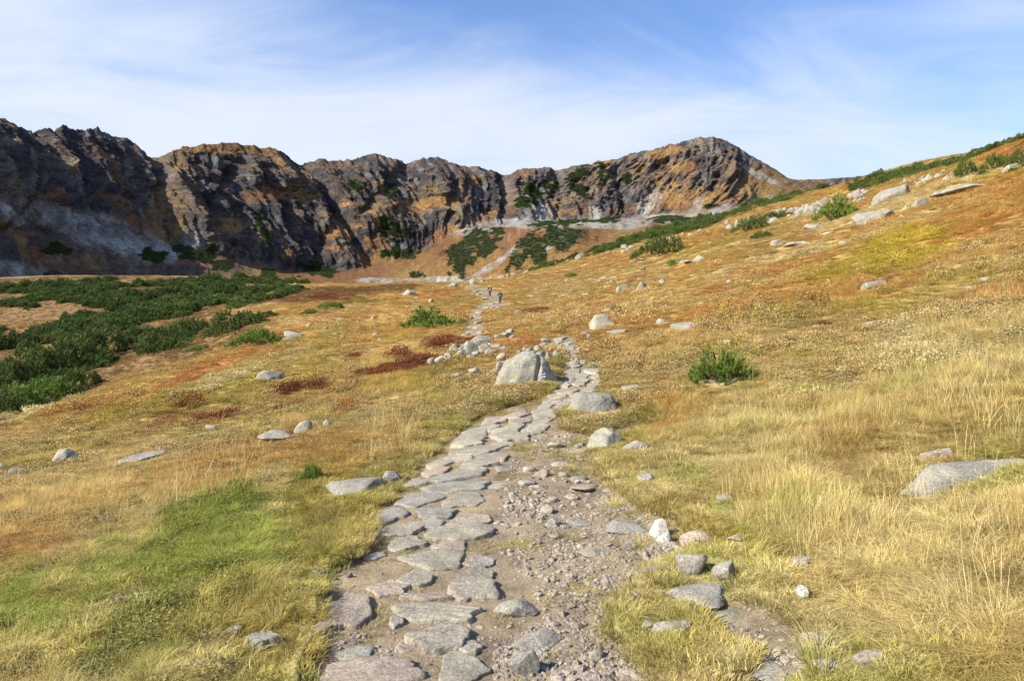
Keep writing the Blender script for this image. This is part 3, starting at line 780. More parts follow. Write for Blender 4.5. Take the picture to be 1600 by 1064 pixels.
# ------------------------------------------------------------------ boulders: each a thing of its own
big_planes = [((-.88, -.22, .50), .86), ((-.45, -.80, .45), .66), ((.02, -.95, .30), .62), ((-.22, -.15, 1), .56), ((.30, -.1, 1), .60), ((.62, -.62, .42), .76), ((.85, -.1, .62), .84), ((.3, .9, .4), .7), ((-.5, .8, .4), .75), ((0, 0, -1), .5), ((.75, .5, .35), .85)]
v, f = rock_shape(3, 6, planes=big_planes, p=26, rough=.11)
cleft = np.exp(-((v[:, 0] - .13 - .10 * (v[:, 2])) / .028) ** 2) * (v[:, 1] < .1)
v[:, 1] += cleft * .07; v[:, 2] -= cleft * .035
v[:, 2] -= .10 * sst(.15, .5, v[:, 0])
big = put_stone('boulder', 824, 583, 120, 58, M_yellow, unique=mesh_np('boulder', v, f, M_yellow), sink=.16, yaw=.0, dk=.62,
                label='large boulder with yellow lichen and a blue and white trail mark beside the path', cat='boulder')
v, f = rock_shape(21, 6, planes=[((-.8, -.3, .5), .9), ((-.2, -.9, .5), .7), ((0, 0, 1), .42), ((.12, -.1, 1), .42), ((.9, -.2, .5), .9), ((.3, -.9, .5), .75), ((.2, .9, .4), .8), ((-.6, .7, .3), .85), ((0, 0, -1), .5)], p=16, rough=.10)
put_stone('boulder', 929, 631, 92, 33, M_boulder, unique=mesh_np('boulder', v, f, M_boulder), sink=.25, yaw=0.08, dk=.6, label='long low grey-green boulder lying in the middle of the path, grass at its foot', cat='boulder')
v, f = rock_shape(35, 5, planes=[((-.7, -.5, .5), .8), ((.5, -.6, .6), .75), ((-.25, -.2, 1), .45), ((.35, 0, 1), .5), ((.9, .2, .4), .9), ((0, 1, .3), .8), ((-.8, .5, .3), .9), ((0, 0, -1), .5)], p=18, rough=.1)
put_stone('boulder', 948, 687, 66, 29, M_yellow, unique=mesh_np('boulder', v, f, M_yellow), sink=.25, yaw=0, label='peaked boulder with a yellow-green lichen patch at the grassy right edge of the path', cat='boulder')
v, f = rock_shape(52, 5, planes=[((-.9, -.2, .3), .75), ((.9, -.2, .2), .72), ((-.1, -.9, .3), .7), ((0, .9, .3), .7), ((-.25, -.1, 1), .92), ((.45, 0, .9), .95), ((0, 0, -1), .8)], p=16, rough=.06)
put_stone('stone', 1033, 819, 34, 33, M_white, unique=mesh_np('stone', v, f, M_white), sink=.12, yaw=.1, label='upright blocky white stone standing on end at the right edge of the path', cat='stone')
v, f = rock_shape(77, 5, planes=[((-.1, -.1, 1), .36), ((.15, -.2, 1), .38), ((.1, -.9, .6), .5), ((-.9, -.3, .4), .8), ((-.7, .5, .3), .8), ((.9, -.2, .3), .85), ((0, .9, .3), .6), ((0, 0, -1), .5)], p=9, rough=.18)
long_slab = put_stone('boulder', 1562, 738, 310, 24, M_boulder, unique=mesh_np('boulder', v, f, M_boulder), flat=True, lift=.16, yaw=-.05, label='very long flat grey boulder lying sunk in tall dry grass on the slope', cat='boulder')

long_slab.rotation_quaternion = Matrix.Rotation(-.045, 3, 'Y').to_quaternion() @ Matrix.Rotation(-.05, 3, 'Z').to_quaternion()
long_slab.scale.z *= 1.45; long_slab.location.z -= .085
B = [  # px, py centre, width, height, material, shape, label, category
 (1037, 833, 22, 20, M_white, 'round', 'egg-shaped white stone leaning against the upright white block', 'stone'),
 (980, 816, 68, 24, M_boulder, 'rock', 'low rock with brown moss on its face beside the upright white block', 'rock'),
 (1090, 841, 46, 26, M_pink, 'rock', 'pinkish wedge-shaped rock on the grass edge behind the white gravel', 'rock'),
 (1080, 888, 43, 37, M_boulder, 'round', 'rounded grey rock with a brown foot beside the heap of white gravel', 'rock'),
 (1132, 894, 37, 34, M_boulder, 'rock', 'grey rock standing in short grass just beyond the gravel heap', 'rock'),
 (1151, 848, 26, 14, M_boulder, 'rock', 'small dark grey rock sunk in moss behind the pinkish wedge-shaped rock', 'rock'),
 (1255, 892, 33, 13, M_boulder, 'slab', 'flat grey stone almost hidden in the long pale grass', 'stone'),
 (1096, 934, 92, 34, M_boulder, 'rock', 'broad lichen-grey rock on the grassy island between the two worn lanes', 'rock'),
 (1128, 951, 66, 24, M_yellow, 'rock', 'low rock with lime lichen spots in front of the broad lichen-grey rock', 'rock'),
 (1057, 985, 68, 32, M_boulder, 'rock', 'pale sloping rock poking out of the grassy island', 'rock'),
 (1299, 1004, 88, 38, M_pink, 'rock', 'big rounded pink-grey rock at the end of the bare brown earth patch', 'rock'),
 (1356, 1039, 41, 30, M_pink, 'round', 'round grey-brown stone lying alone in the grass past the pink-grey rock', 'stone'),
 (1221, 1040, 90, 30, M_boulder, 'rock', 'flat blue-grey rock with yellow lichen dots set in white gravel', 'rock'),
 (1293, 1046, 42, 26, M_boulder, 'rock', 'dark angular rock between the lichen-dotted flat rock and the round stone', 'rock'),
 (1253, 928, 17, 22, M_white, 'rock', 'thin curved white stone upright in the grass above the earth patch', 'stone'),
 (806, 936, 65, 38, M_boulder, 'round', 'rounded grey rock standing at the end of the long paving slab', 'rock'),
 (838, 985, 76, 40, M_boulder, 'rock', 'pale ridge-backed rock half covered by grass in the middle of the path', 'rock'),
 (818, 1020, 46, 46, M_boulder, 'rock', 'pointed grey rock in front of the ridge-backed rock in the path', 'rock'),
 (553, 759, 98, 34, M_boulder, 'rock', 'broad blue-grey rock with a sloping top on the left verge of the paving', 'rock'),
 (613, 747, 30, 20, M_boulder, 'rock', 'brown-mossed rock beside the broad blue-grey rock on the verge', 'rock'),
 (365, 984, 24, 16, M_boulder, 'round', 'small rounded grey stone in a hollow of the green grass', 'stone'),
 (413, 1007, 66, 18, M_boulder, 'slab', 'dark flat slab of rock lying in the trodden grass left of the path', 'rock'),
 (995, 697, 46, 19, M_boulder, 'round', 'oval mottled rock beside the peaked lichen boulder', 'rock'),
 (986, 608, 34, 10, M_pale, 'slab', 'long pale flat rock in yellow grass beyond the low grey-green boulder', 'rock'),
 (983, 565, 20, 11, M_pink, 'round', 'brownish rounded rock beside a small bright green pine sprig', 'rock'),
 (1024, 584, 14, 6, M_boulder, 'rock', 'little grey stone lying in the straw grass near the upper paving', 'stone'),
 (435, 680, 62, 22, M_boulder, 'rock', 'long grey rock in dry grass with a rounded rock against its end', 'rock'),
 (472, 669, 34, 24, M_pale, 'round', 'rounded pale rock against the end of a long grey rock', 'rock'),
 (512, 662, 16, 13, M_pale, 'rock', 'small pale stone near the pair of rocks in the dry grass', 'stone'),
 (97, 715, 52, 28, M_boulder, 'rock', 'humped grey rock with lichen alone in the straw grass on the falling slope', 'rock'),
 (225, 719, 62, 15, M_boulder, 'slab', 'flat pale rock edge showing below rust-red bilberry bushes', 'rock'),
 (332, 670, 19, 11, M_pale, 'rock', 'small yellowish stone among the rust-red bilberry patches', 'stone'),
 (421, 589, 46, 20, M_boulder, 'rock', 'dark grey humped rock in olive grass on the slope above the rust patches', 'rock'),
 (18, 747, 22, 14, M_pale, 'slab', 'flat white stone leaning on grey rocks at the edge of the falling slope', 'stone'),
 (28, 738, 26, 16, M_boulder, 'rock', 'grey rock behind the flat white stone on the falling slope', 'rock'),
 (6, 731, 22, 12, M_boulder, 'rock', 'blue-grey rock at the back of the little rock group on the falling slope', 'rock'),
 (463, 523, 36, 16, M_pale, 'rock', 'pale boulder cluster stone beside the bright green pine bushes', 'rock'),
 (450, 530, 16, 9, M_pale, 'rock', 'smaller pale stone touching the boulder beside the bright green pine bushes', 'stone'),
 (941, 503, 44, 29, M_pale, 'rock', 'big pale boulder with a pine tuft behind it on the slope above the path', 'boulder'),
 (951, 487, 17, 15, M_pale, 'rock', 'upper pale block resting against the big boulder with the pine tuft', 'rock'),
 (965, 514, 36, 20, M_pale, 'slab', 'slanting knife-edged pale slab just uphill of the big pale boulder', 'rock'),
 (1002, 450, 22, 24, M_yellow, 'rock', 'tall pointed yellow-green rock standing on the meadow slope', 'rock'),
 (973, 449, 21, 11, M_pale, 'rock', 'low greyish rock beside the tall pointed yellow-green rock', 'rock'),
 (917, 460, 21, 9, M_pale, 'rock', 'flat-topped pale rock on the meadow below the pointed rock', 'rock'),
 (1037, 502, 23, 10, M_pale, 'rock', 'pale rock with a blunt nose on the slope above the knife-edged slab', 'rock'),
 (1076, 514, 48, 12, M_pale, 'slab', 'long thin pale slab slanting along the orange slope', 'rock'),
 (1145, 441, 20, 8, M_pale, 'rock', 'lone small pale rock in the orange slope below the scree', 'rock'),
 (1367, 447, 40, 15, M_boulder, 'rock', 'grey slab-like rock with green moss on top in the open slope', 'rock'),
 (1513, 389, 23, 12, M_boulder, 'rock', 'pointed grey rock beside the yellow bilberry patch', 'rock'),
 (1367, 341, 72, 19, M_boulder, 'rock', 'large curved grey rock arching over a mound of yellow bilberry', 'boulder'),
 (1398, 301, 64, 25, M_boulder, 'rock', 'large angular grey boulder with a dark shaded end beside the scree', 'boulder'),
 (1437, 317, 23, 19, M_yellow, 'rock', 'pale yellow triangular rock leaning uphill on the slope', 'rock'),
 (1496, 301, 64, 14, M_boulder, 'slab', 'long grey rock half buried along the slope uphill of the triangular rock', 'boulder'),
 (1214, 380, 19, 11, M_pale, 'rock', 'narrow pale rock beside the broken flat rock on the slope', 'rock'),
 (1242, 382, 34, 11, M_pale, 'slab', 'broken flat pale rock beside a narrower rock on the slope', 'rock'),
 (1270, 355, 28, 11, M_pale, 'rock', 'pale peaked rock in the straw grass below the dark green pine clump', 'rock'),
 (1292, 365, 15, 6, M_pale, 'slab', 'very small flat pale rock just below the peaked one', 'stone'),
 (1320, 380, 18, 8, M_pale, 'rock', 'small pale rock in amber grass below the arching grey rock', 'stone'),
 (1283, 392, 18, 6, M_pale, 'slab', 'flat stone lying in amber grass below the broken flat rock', 'stone'),
 (1094, 404, 26, 12, M_yellow, 'rock', 'square pale yellow boulder at the top of a short row of rocks', 'rock'),
 (1077, 411, 20, 9, M_pale, 'slab', 'sloping rock in the middle of a short row of rocks', 'rock'),
 (1064, 409, 14, 9, M_boulder, 'rock', 'dark grey rock at the foot of a short row of rocks beside a pine tuft', 'rock'),
 (1036, 439, 14, 9, M_pale, 'rock', 'pale rock just beyond the tall pointed yellow-green rock', 'rock'),
 (638, 457, 22, 12, M_pale, 'rock', 'pale boulder on the crest of the brown knoll across the path from the walkers', 'boulder'),
 (633, 565, 32, 11, M_pale, 'rock', 'pale rock edged by rust-red bilberry beyond the boulder with the trail mark', 'rock'),
 (631, 547, 15, 9, M_pale, 'rock', 'single pale rock in olive grass left of the heap of blocks', 'rock'),
 (811, 488, 15, 8, M_pale, 'rock', 'pale stone with a rust-red plant beside it above the paving', 'stone'),
 (782, 487, 20, 6, M_pale, 'slab', 'flat pale slab just off the path below the two walkers', 'stone'),
 (1360, 509, 30, 9, M_pale, 'slab', 'thin pale rock in open grass above the small rowan-red plant', 'rock'),
 (1499, 491, 13, 10, M_yellow, 'rock', 'small yellowish stone in the salmon-coloured grass', 'stone'),
 (1190, 538, 16, 10, M_white, 'rock', 'white stone in tall grass uphill of the near pine bush', 'stone'),
 (1134, 539, 30, 6, M_white, 'slab', 'bent white slab beside a little rust plant above the near pine bush', 'stone'),
 (1132, 782, 28, 9, M_boulder, 'slab', 'grey stone lying flush in the moss right of the path', 'stone'),
 (1009, 751, 26, 12, M_boulder, 'slab', 'grey stone under an overhanging grass tuft at the edge of the path', 'stone'),
 (1466, 716, 50, 9, M_pink, 'slab', 'reddish flat stone behind the end of the very long flat boulder', 'stone'),
 (900, 565, 13, 13, M_boulder, 'rock', 'upright dark block at the mossy corner of the upper paving', 'rock'),
 (1580, 262, 26, 14, M_pale, 'rock', 'pale boulder below the pine clump on the high slope', 'boulder'),
]
for px, py, w, h, m, kd, lab, cat in B:
    if py > 780 and kd != 'slab': w, h = w * 1.14, h * 1.12
    put_stone({'boulder': 'boulder', 'stone': 'stone'}.get(cat, 'rock'), px, py, w, h, m, kd, label=lab, cat=cat, sink=.38 if py < 600 else .27, flat=kd == 'slab', lift=(.12 if py > 560 else .22) if kd == 'slab' else 0, level=5 if w > 40 and py > 600 else None)

HEAP = [(711, 547, 17, 14), (726, 543, 15, 14), (738, 548, 21, 19), (751, 537, 27, 15), (757, 548, 19, 13), (716, 559, 16, 12), (702, 562, 15, 11), (687, 564, 13, 10), (757, 531, 30, 10), (773, 543, 18, 8),
        (746, 555, 15, 10), (724, 556, 14, 12), (674, 566, 11, 8), (733, 560, 14, 8), (700, 553, 11, 8), (768, 552, 16, 8), (785, 546, 18, 7), (743, 540, 14, 10), (718, 550, 12, 10), (764, 541, 14, 9)]
for s in HEAP:
    m_ = rr.choice([M_pale, M_boulder, M_yellow]); put_stone('block', s[0], s[1], s[2] * 1.3, s[3] * 1.35, m_, 'rock', label=('big ' if s[2] > 18 else 'small ' if s[2] < 13 else '') + {'lichened_granite': 'grey', 'yellow_lichen_granite': 'yellow-lichened'}.get(m_.name, 'pale') + ' angular block in the heap of blocks beyond the boulder with the trail mark', cat='rock', group='heap of pale blocks left of the path', sink=.2)
for s in [(743, 583, 24, 15), (729, 592, 30, 12), (715, 590, 22, 10), (765, 585, 26, 11), (782, 574, 16, 16), (783, 560, 16, 14), (775, 583, 18, 12), (752, 592, 16, 8)]:
    put_stone('block', *s, rr.choice([M_pale, M_boulder]), 'rock', label='pale rock in the row leading up to the boulder with the trail mark', cat='rock', group='row of rocks beside the big boulder', sink=.2)
for s in [(827, 550, 14, 12), (841, 547, 14, 14), (856, 547, 14, 13), (853, 533, 16, 9), (844, 557, 18, 11), (858, 559, 12, 14), (821, 548, 11, 10), (833, 556, 13, 11), (870, 556, 13, 13), (848, 540, 12, 8), (862, 538, 12, 10), (872, 545, 11, 11), (812, 553, 10, 8), (913, 521, 12, 9), (922, 526, 11, 8), (905, 548, 12, 15), (910, 540, 9, 9)]:
    put_stone('block', *s, rr.choice([M_pale, M_boulder, M_yellow]), 'rock', label='pale block heaped along the paving behind the boulder with the trail mark', cat='rock', group='blocks edging the upper paving', sink=.2)
for s in [(789, 524, 22, 11), (797, 519, 14, 10), (778, 527, 12, 8), (800, 526, 10, 8)]:
    put_stone('block', *s, rr.choice([M_pale, M_boulder]), 'rock', label='pale block in the small pile between the heap of blocks and the upper path', cat='rock', group='small pile above the heap', sink=.2)
rs3 = np.random.default_rng(9)


def look(m, w, sz):
    return ('big ' if w > 1.2 * sz else 'small ' if w < .78 * sz else '') + {'lichened_granite': 'grey', 'yellow_lichen_granite': 'yellow-lichened'}.get(m.name, 'pale')


fields = [([(1112, 358), (1130, 349), (1200, 334), (1250, 324), (1345, 297), (1356, 300), (1352, 311), (1300, 322), (1250, 341), (1180, 350), (1120, 360)], 120, 11, 'pale boulder in the broad scree band below the crest pines'),
          ([(1408, 280), (1488, 264), (1500, 274), (1420, 291)], 36, 8, 'pale boulder in the narrow scree strip beside the dark-ended grey boulder'),
          ([(770, 432), (850, 403), (940, 390), (1010, 376), (1060, 366), (1100, 358), (1100, 364), (1020, 386), (940, 399), (850, 414), (780, 434)], 60, 8, 'pale boulder in the thin scree line edging the crest pines'),
          ([(680, 448), (740, 436), (770, 432), (745, 444), (700, 452)], 18, 6, 'pale stone strewn where the path tops the rise beyond the walkers')]
for poly, n_, sz, lab in fields:
    for px, py in sample_poly(poly, n_, rs3):
        w_ = sz * float(np.clip(rs3.lognormal(-.1, .35), .5, 2.2))
        m_ = [M_pale, M_pale, M_yellow, M_boulder][rs3.integers(4)]; put_stone('boulder' if sz > 7 else 'stone', px, py, w_, w_ * rs3.uniform(.5, .8), m_, 'rock', label=lab.replace('pale', look(m_, w_, sz), 1), cat='boulder' if sz > 7 else 'stone', group=lab.split(' in ')[-1].split(' where')[0] + ' stones', sink=.36, level=3)
for poly, n_, lab in [([(800, 440), (900, 415), (1060, 395), (1060, 470), (980, 500), (830, 510), (800, 480)], 34, 'small pale stone scattered in the meadow between path and crest pines'),
                      ([(540, 470), (720, 455), (720, 490), (620, 540), (450, 520)], 22, 'small pale stone scattered in the grass on the left of the upper path'),
                      ([(1000, 470), (1580, 420), (1590, 520), (1200, 560), (1030, 560)], 12, 'small pale stone showing through the grass of the open right slope')]:
    for px, py in sample_poly(poly, n_, rs3):
        w_ = float(rs3.uniform(5, 12))
        m_ = [M_pale, M_pale, M_boulder][rs3.integers(3)]; kd_ = ['rock', 'slab'][rs3.integers(2)]; put_stone('stone', px, py, w_, w_ * rs3.uniform(.4, .7), m_, kd_, flat=kd_ == 'slab', lift=.3 if kd_ == 'slab' else 0, label=lab.replace('small pale', look(m_, w_, 8.5) + (' flat' if kd_ == 'slab' else ' angular'), 1), cat='stone', group=lab.split('scattered in ')[-1].split('through ')[-1], sink=.3, level=3)

# trail mark: white, blue, white stripes painted on the big boulder
bpy.context.view_layer.update()
bvh = BVHTree.FromPolygons([big.matrix_world @ Vector(q.co) for q in big.data.vertices], [tuple(p.vertices) for p in big.data.polygons])


def paint(name, rgb):
    m, nt, b, o = new_mat(name)
    g = N(nt, 'ShaderNodeNewGeometry'); n = noise_n(nt, g.outputs['Position'], 60, 5, .7)
    nt.links.new(mix_c(nt, ramp(nt, n, .35, .6), tuple(c * .6 for c in rgb), rgb), b.inputs['Base Color'])
    return m


M_pw = paint('white_paint', (.75, .77, .8)); M_pb = paint('blue_paint', (.03, .12, .5))
for k in range(3):
    gv = []; gf = []; nx_, ny_ = 9, 4
    for j in range(ny_):
        for i in range(nx_):
            px = 846.2 + 6.0 * i / (nx_ - 1); py = 584.0 + 2.2 * k + 2.1 * j / (ny_ - 1) + .7 * math.sin(i * .7 + k) * .4 - .18 * i
            d = Vector(((px - 800) / F, 1, (532 - py) / F)).normalized()
            hp, hn, _, _ = bvh.ray_cast(Vector((0, 0, EYE)), d)
            if hp is None: hp, hn = Vector(big.location), Vector((0, -1, 0))
            gv.append(hp + hn * .004)
    gf = grid_faces(ny_, nx_)
    o = bpy.data.objects.new('trail_mark', mesh_np('trail_mark', [list(p) for p in gv], gf, M_pw if k != 1 else M_pb)); link(o)
    o.parent = big; o.matrix_parent_inverse = big.matrix_world.inverted()
    o['label'] = 'blue painted stripe' if k == 1 else 'white painted stripe'

# ------------------------------------------------------------------ plants: scattering
def scatter(name, pts, rot, scl, idx, tint, protos, label=None):
    """one stuff object: small plants or pebbles standing on the given points"""
    me = bpy.data.meshes.new(name); me.vertices.add(len(pts)); me.vertices.foreach_set('co', np.asarray(pts, np.float32).ravel())
    set_attr(me, 'rot', rot); set_attr(me, 'scl', scl); set_attr(me, 'pick', idx, 'INT'); set_attr(me, 'tint', tint)
    ob = link(bpy.data.objects.new(name, me)); ob['kind'] = 'stuff'
    if label: ob['label'] = label
    c = bpy.data.collections.new(name + '_kinds')
    for i, p in enumerate(protos): c.objects.link(bpy.data.objects.new('%s_kind_%02d' % (name, i), p))
    ng = bpy.data.node_groups.new(name, 'GeometryNodeTree')
    ng.interface.new_socket('Geometry', in_out='INPUT', socket_type='NodeSocketGeometry')
    ng.interface.new_socket('Geometry', in_out='OUTPUT', socket_type='NodeSocketGeometry')
    gi = ng.nodes.new('NodeGroupInput'); go = ng.nodes.new('NodeGroupOutput')
    ci = ng.nodes.new('GeometryNodeCollectionInfo'); ci.inputs['Collection'].default_value = c
    ci.inputs['Separate Children'].default_value = True; ci.inputs['Reset Children'].default_value = True
    ip = ng.nodes.new('GeometryNodeInstanceOnPoints'); ip.inputs['Pick Instance'].default_value = True

    def na(n_, t):
        q = ng.nodes.new('GeometryNodeInputNamedAttribute'); q.data_type = t; q.inputs['Name'].default_value = n_; return q.outputs['Attribute']
    e = ng.nodes.new('FunctionNodeEulerToRotation'); ng.links.new(na('rot', 'FLOAT_VECTOR'), e.inputs[0])
    ng.links.new(gi.outputs[0], ip.inputs['Points']); ng.links.new(ci.outputs[0], ip.inputs['Instance'])
    ng.links.new(na('pick', 'INT'), ip.inputs['Instance Index']); ng.links.new(e.outputs[0], ip.inputs['Rotation']); ng.links.new(na('scl', 'FLOAT_VECTOR'), ip.inputs['Scale'])
    ng.links.new(ip.outputs[0], go.inputs[0])
    md = ob.modifiers.new('scatter', 'NODES'); md.node_group = ng
    return ob


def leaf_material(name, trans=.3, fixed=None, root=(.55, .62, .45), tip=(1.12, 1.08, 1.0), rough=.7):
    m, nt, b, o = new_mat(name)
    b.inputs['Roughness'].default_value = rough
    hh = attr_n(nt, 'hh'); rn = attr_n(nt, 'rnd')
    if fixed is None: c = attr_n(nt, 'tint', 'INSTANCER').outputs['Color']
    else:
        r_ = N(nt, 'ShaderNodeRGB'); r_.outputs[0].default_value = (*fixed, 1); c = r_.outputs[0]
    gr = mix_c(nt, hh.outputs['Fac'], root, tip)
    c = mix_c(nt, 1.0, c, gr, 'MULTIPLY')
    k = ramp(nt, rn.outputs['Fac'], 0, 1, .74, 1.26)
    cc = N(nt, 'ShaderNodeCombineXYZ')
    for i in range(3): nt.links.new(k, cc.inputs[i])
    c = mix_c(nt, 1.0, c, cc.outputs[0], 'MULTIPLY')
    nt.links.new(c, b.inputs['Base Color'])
    tr = N(nt, 'ShaderNodeBsdfTranslucent'); nt.links.new(c, tr.inputs['Color'])
    mx = N(nt, 'ShaderNodeMixShader'); mx.inputs[0].default_value = trans
    nt.links.new(b.outputs[0], mx.inputs[1]); nt.links.new(tr.outputs[0], mx.inputs[2]); nt.links.new(mx.outputs[0], o.inputs[0])
    return m


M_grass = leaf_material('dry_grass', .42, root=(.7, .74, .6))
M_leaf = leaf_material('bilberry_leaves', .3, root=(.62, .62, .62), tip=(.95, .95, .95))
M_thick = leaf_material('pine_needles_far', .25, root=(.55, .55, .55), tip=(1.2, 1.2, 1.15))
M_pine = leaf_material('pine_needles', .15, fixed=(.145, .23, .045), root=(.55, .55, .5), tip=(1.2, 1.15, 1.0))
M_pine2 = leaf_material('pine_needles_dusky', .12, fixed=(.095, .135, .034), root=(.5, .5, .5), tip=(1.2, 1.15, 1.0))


def finish(name, v, f, hh, rn, mat, smooth=True):
    me = mesh_np(name, v, f, mat, smooth); set_attr(me, 'hh', hh, 'FLOAT'); set_attr(me, 'rnd', rn, 'FLOAT'); return me


def tuft(seed, n, rad, L, wid, spread, lean=(0, 0), droop=.8, seg=3, stalk=False):
    rs = np.random.default_rng(seed)
    a = rs.random(n) * 6.283; r = rad * np.sqrt(rs.random(n))
    bx, by = r * np.cos(a), r * np.sin(a)
    az = a + rs.normal(0, .7, n); ln = L[0] + (L[1] - L[0]) * rs.random(n); w = wid * rs.uniform(.7, 1.3, n)
    out = spread * rs.uniform(.3, 1.1, n)
    dx = np.cos(az) * out + lean[0] + rs.normal(0, .12, n); dy = np.sin(az) * out + lean[1] + rs.normal(0, .12, n)
    px_, py_ = -np.sin(az), np.cos(az)
    V = []; H = []
    for k in range(seg + 1):
        t = k / seg
        hx = bx + dx * ln * (t ** 1.5) * 1.0; hy = by + dy * ln * (t ** 1.5)
        hz = ln * (t - droop * .5 * t ** 2.2 * np.minimum(1.2, np.hypot(dx, dy))) - .02
        ww = w * (1 - t ** 1.6) * .5 if not stalk else w * (.5 if t < .8 else .9) * (1 if k < seg else .2)
        if k < seg or stalk:
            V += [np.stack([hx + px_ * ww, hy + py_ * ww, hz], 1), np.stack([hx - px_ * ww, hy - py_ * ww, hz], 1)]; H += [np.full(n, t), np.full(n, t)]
        else: V.append(np.stack([hx, hy, hz], 1)); H.append(np.full(n, t))
    nl = len(V); idx = np.arange(n)
    F_ = []
    for k in range(seg):
        a0, b0 = (2 * k) * n + idx, (2 * k + 1) * n + idx
        if k < seg - 1 or stalk:
            a1, b1 = (2 * k + 2) * n + idx, (2 * k + 3) * n + idx
            F_ += [np.stack([a0, b0, b1], 1), np.stack([a0, b1, a1], 1)]
        else: F_.append(np.stack([a0, b0, (2 * k + 2) * n + idx], 1))
    rn = np.tile(rs.random(n), nl)
    return finish('grass_tuft', np.vstack(V), np.vstack(F_), np.concatenate(H), rn, M_grass)


def cushion(seed, n, rad, h, leaf):
    rs = np.random.default_rng(seed)
    a = rs.random(n) * 6.283; r = np.sqrt(rs.random(n))
    c = np.stack([r * np.cos(a) * rad, r * np.sin(a) * rad, h * (1 - r ** 2) ** .6 * rs.uniform(.35, 1.05, n)], 1)
    u = rs.normal(size=(n, 3)); u[:, 2] = np.abs(u[:, 2]) * .6; u /= np.linalg.norm(u, axis=1, keepdims=True)
    w = np.cross(u, rs.normal(size=(n, 3))); w /= np.linalg.norm(w, axis=1, keepdims=True)
    l = leaf * rs.uniform(.7, 1.4, n)[:, None]
    V = np.vstack([c - u * l * .5, c + w * l * .33, c + u * l * .6, c - w * l * .33]); i = np.arange(n)
    f = np.stack([i, i + n, i + 2 * n, i + 3 * n], 1)
    return finish('leaf_cushion', V, f, np.tile(np.clip(c[:, 2] / h, 0, 1), 4), np.tile(rs.random(n), 4), M_leaf, False)


def pine_foliage(seed, w, d, h, shoots, needles, L, nl, nw, mat):
    """upright shoots, each a bottle-brush of needles, spread over a low dome"""
    rs = np.random.default_rng(seed)
    a = rs.random(shoots) * 6.283; r = np.sqrt(rs.random(shoots)) * (1 + .18 * np.sin(3 * a + seed) + .1 * np.sin(7 * a))
    lump = .72 + .38 * vnoise(np.cos(a) * r * 2.2 + seed, np.sin(a) * r * 2.2)
    top = h * np.clip(1 - r ** 2.4 * .72, .12, 1) * lump * rs.uniform(.55, 1.02, shoots)
    bx, by = r * np.cos(a) * w / 2, r * np.sin(a) * d / 2
    ax = np.stack([bx / w * 1.1 + rs.normal(0, .16, shoots), by / d * 1.1 + rs.normal(0, .16, shoots), np.ones(shoots)], 1); ax /= np.linalg.norm(ax, axis=1, keepdims=True)
    tp = np.stack([bx, by, np.maximum(top, .3 * L)], 1)
    s = np.repeat(np.arange(shoots), needles); m = len(s)
    t = rs.random(m); Lr = (L * rs.uniform(.7, 1.25, shoots))[s]
    base = tp[s] - ax[s] * (Lr * (1 - t))[:, None]
    q = rs.normal(size=(m, 3)); q -= ax[s] * (q * ax[s]).sum(1, keepdims=True); q /= np.linalg.norm(q, axis=1, keepdims=True)
    dr = ax[s] * (.45 + .75 * t)[:, None] + q * .75; dr /= np.linalg.norm(dr, axis=1, keepdims=True)
    sd = np.cross(dr, rs.normal(size=(m, 3))); sd /= np.linalg.norm(sd, axis=1, keepdims=True)
    ll = (nl * rs.uniform(.7, 1.2, m))[:, None]; ww = nw * .5
    V = np.vstack([base + sd * ww, base - sd * ww, base + dr * ll]); i = np.arange(m)
    f = np.stack([i, i + m, i + 2 * m], 1)
    sh = rs.random(shoots)[s]
    return finish('foliage', V, f, np.concatenate([t * .6, t * .6, t * .6 + .4]), np.tile(sh, 3), mat, False), tp


M_bark, nt, b, o = new_mat('pine_bark')
g = N(nt, 'ShaderNodeNewGeometry'); nt.links.new(mix_c(nt, noise_n(nt, g.outputs['Position'], 30, 5, .6), (.10, .07, .05), (.22, .17, .13)), b.inputs['Base Color'])


def branches(tips, n, rs, r0):
    V = []; Fc = []
    for k in range(n):
        tp = tips[rs.integers(len(tips))]; st = np.array([tp[0] * .15, tp[1] * .15, -.05]); mid = np.array([tp[0] * .65, tp[1] * .65, tp[2] * .35]); o_ = len(V)
        for j, (p_, rad) in enumerate(((st, r0), (mid, r0 * .7), (tp * [1, 1, .93], r0 * .3))):
            for i in range(5): V.append([p_[0] + rad * math.cos(i * 1.2566), p_[1] + rad * math.sin(i * 1.2566), p_[2]])
        for j in range(2):
            for i in range(5): Fc.append([o_ + j * 5 + i, o_ + j * 5 + (i + 1) % 5, o_ + j * 5 + 5 + (i + 1) % 5, o_ + j * 5 + 5 + i])
    return mesh_np('branch', V, Fc, M_bark)


PB = []
for i in range(4):      # bush shapes of unit width, used for all middle-distance pines
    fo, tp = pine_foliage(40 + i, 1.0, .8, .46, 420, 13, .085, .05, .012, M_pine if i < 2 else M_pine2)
    PB.append((fo, branches(tp, 14, np.random.default_rng(i), .008)))


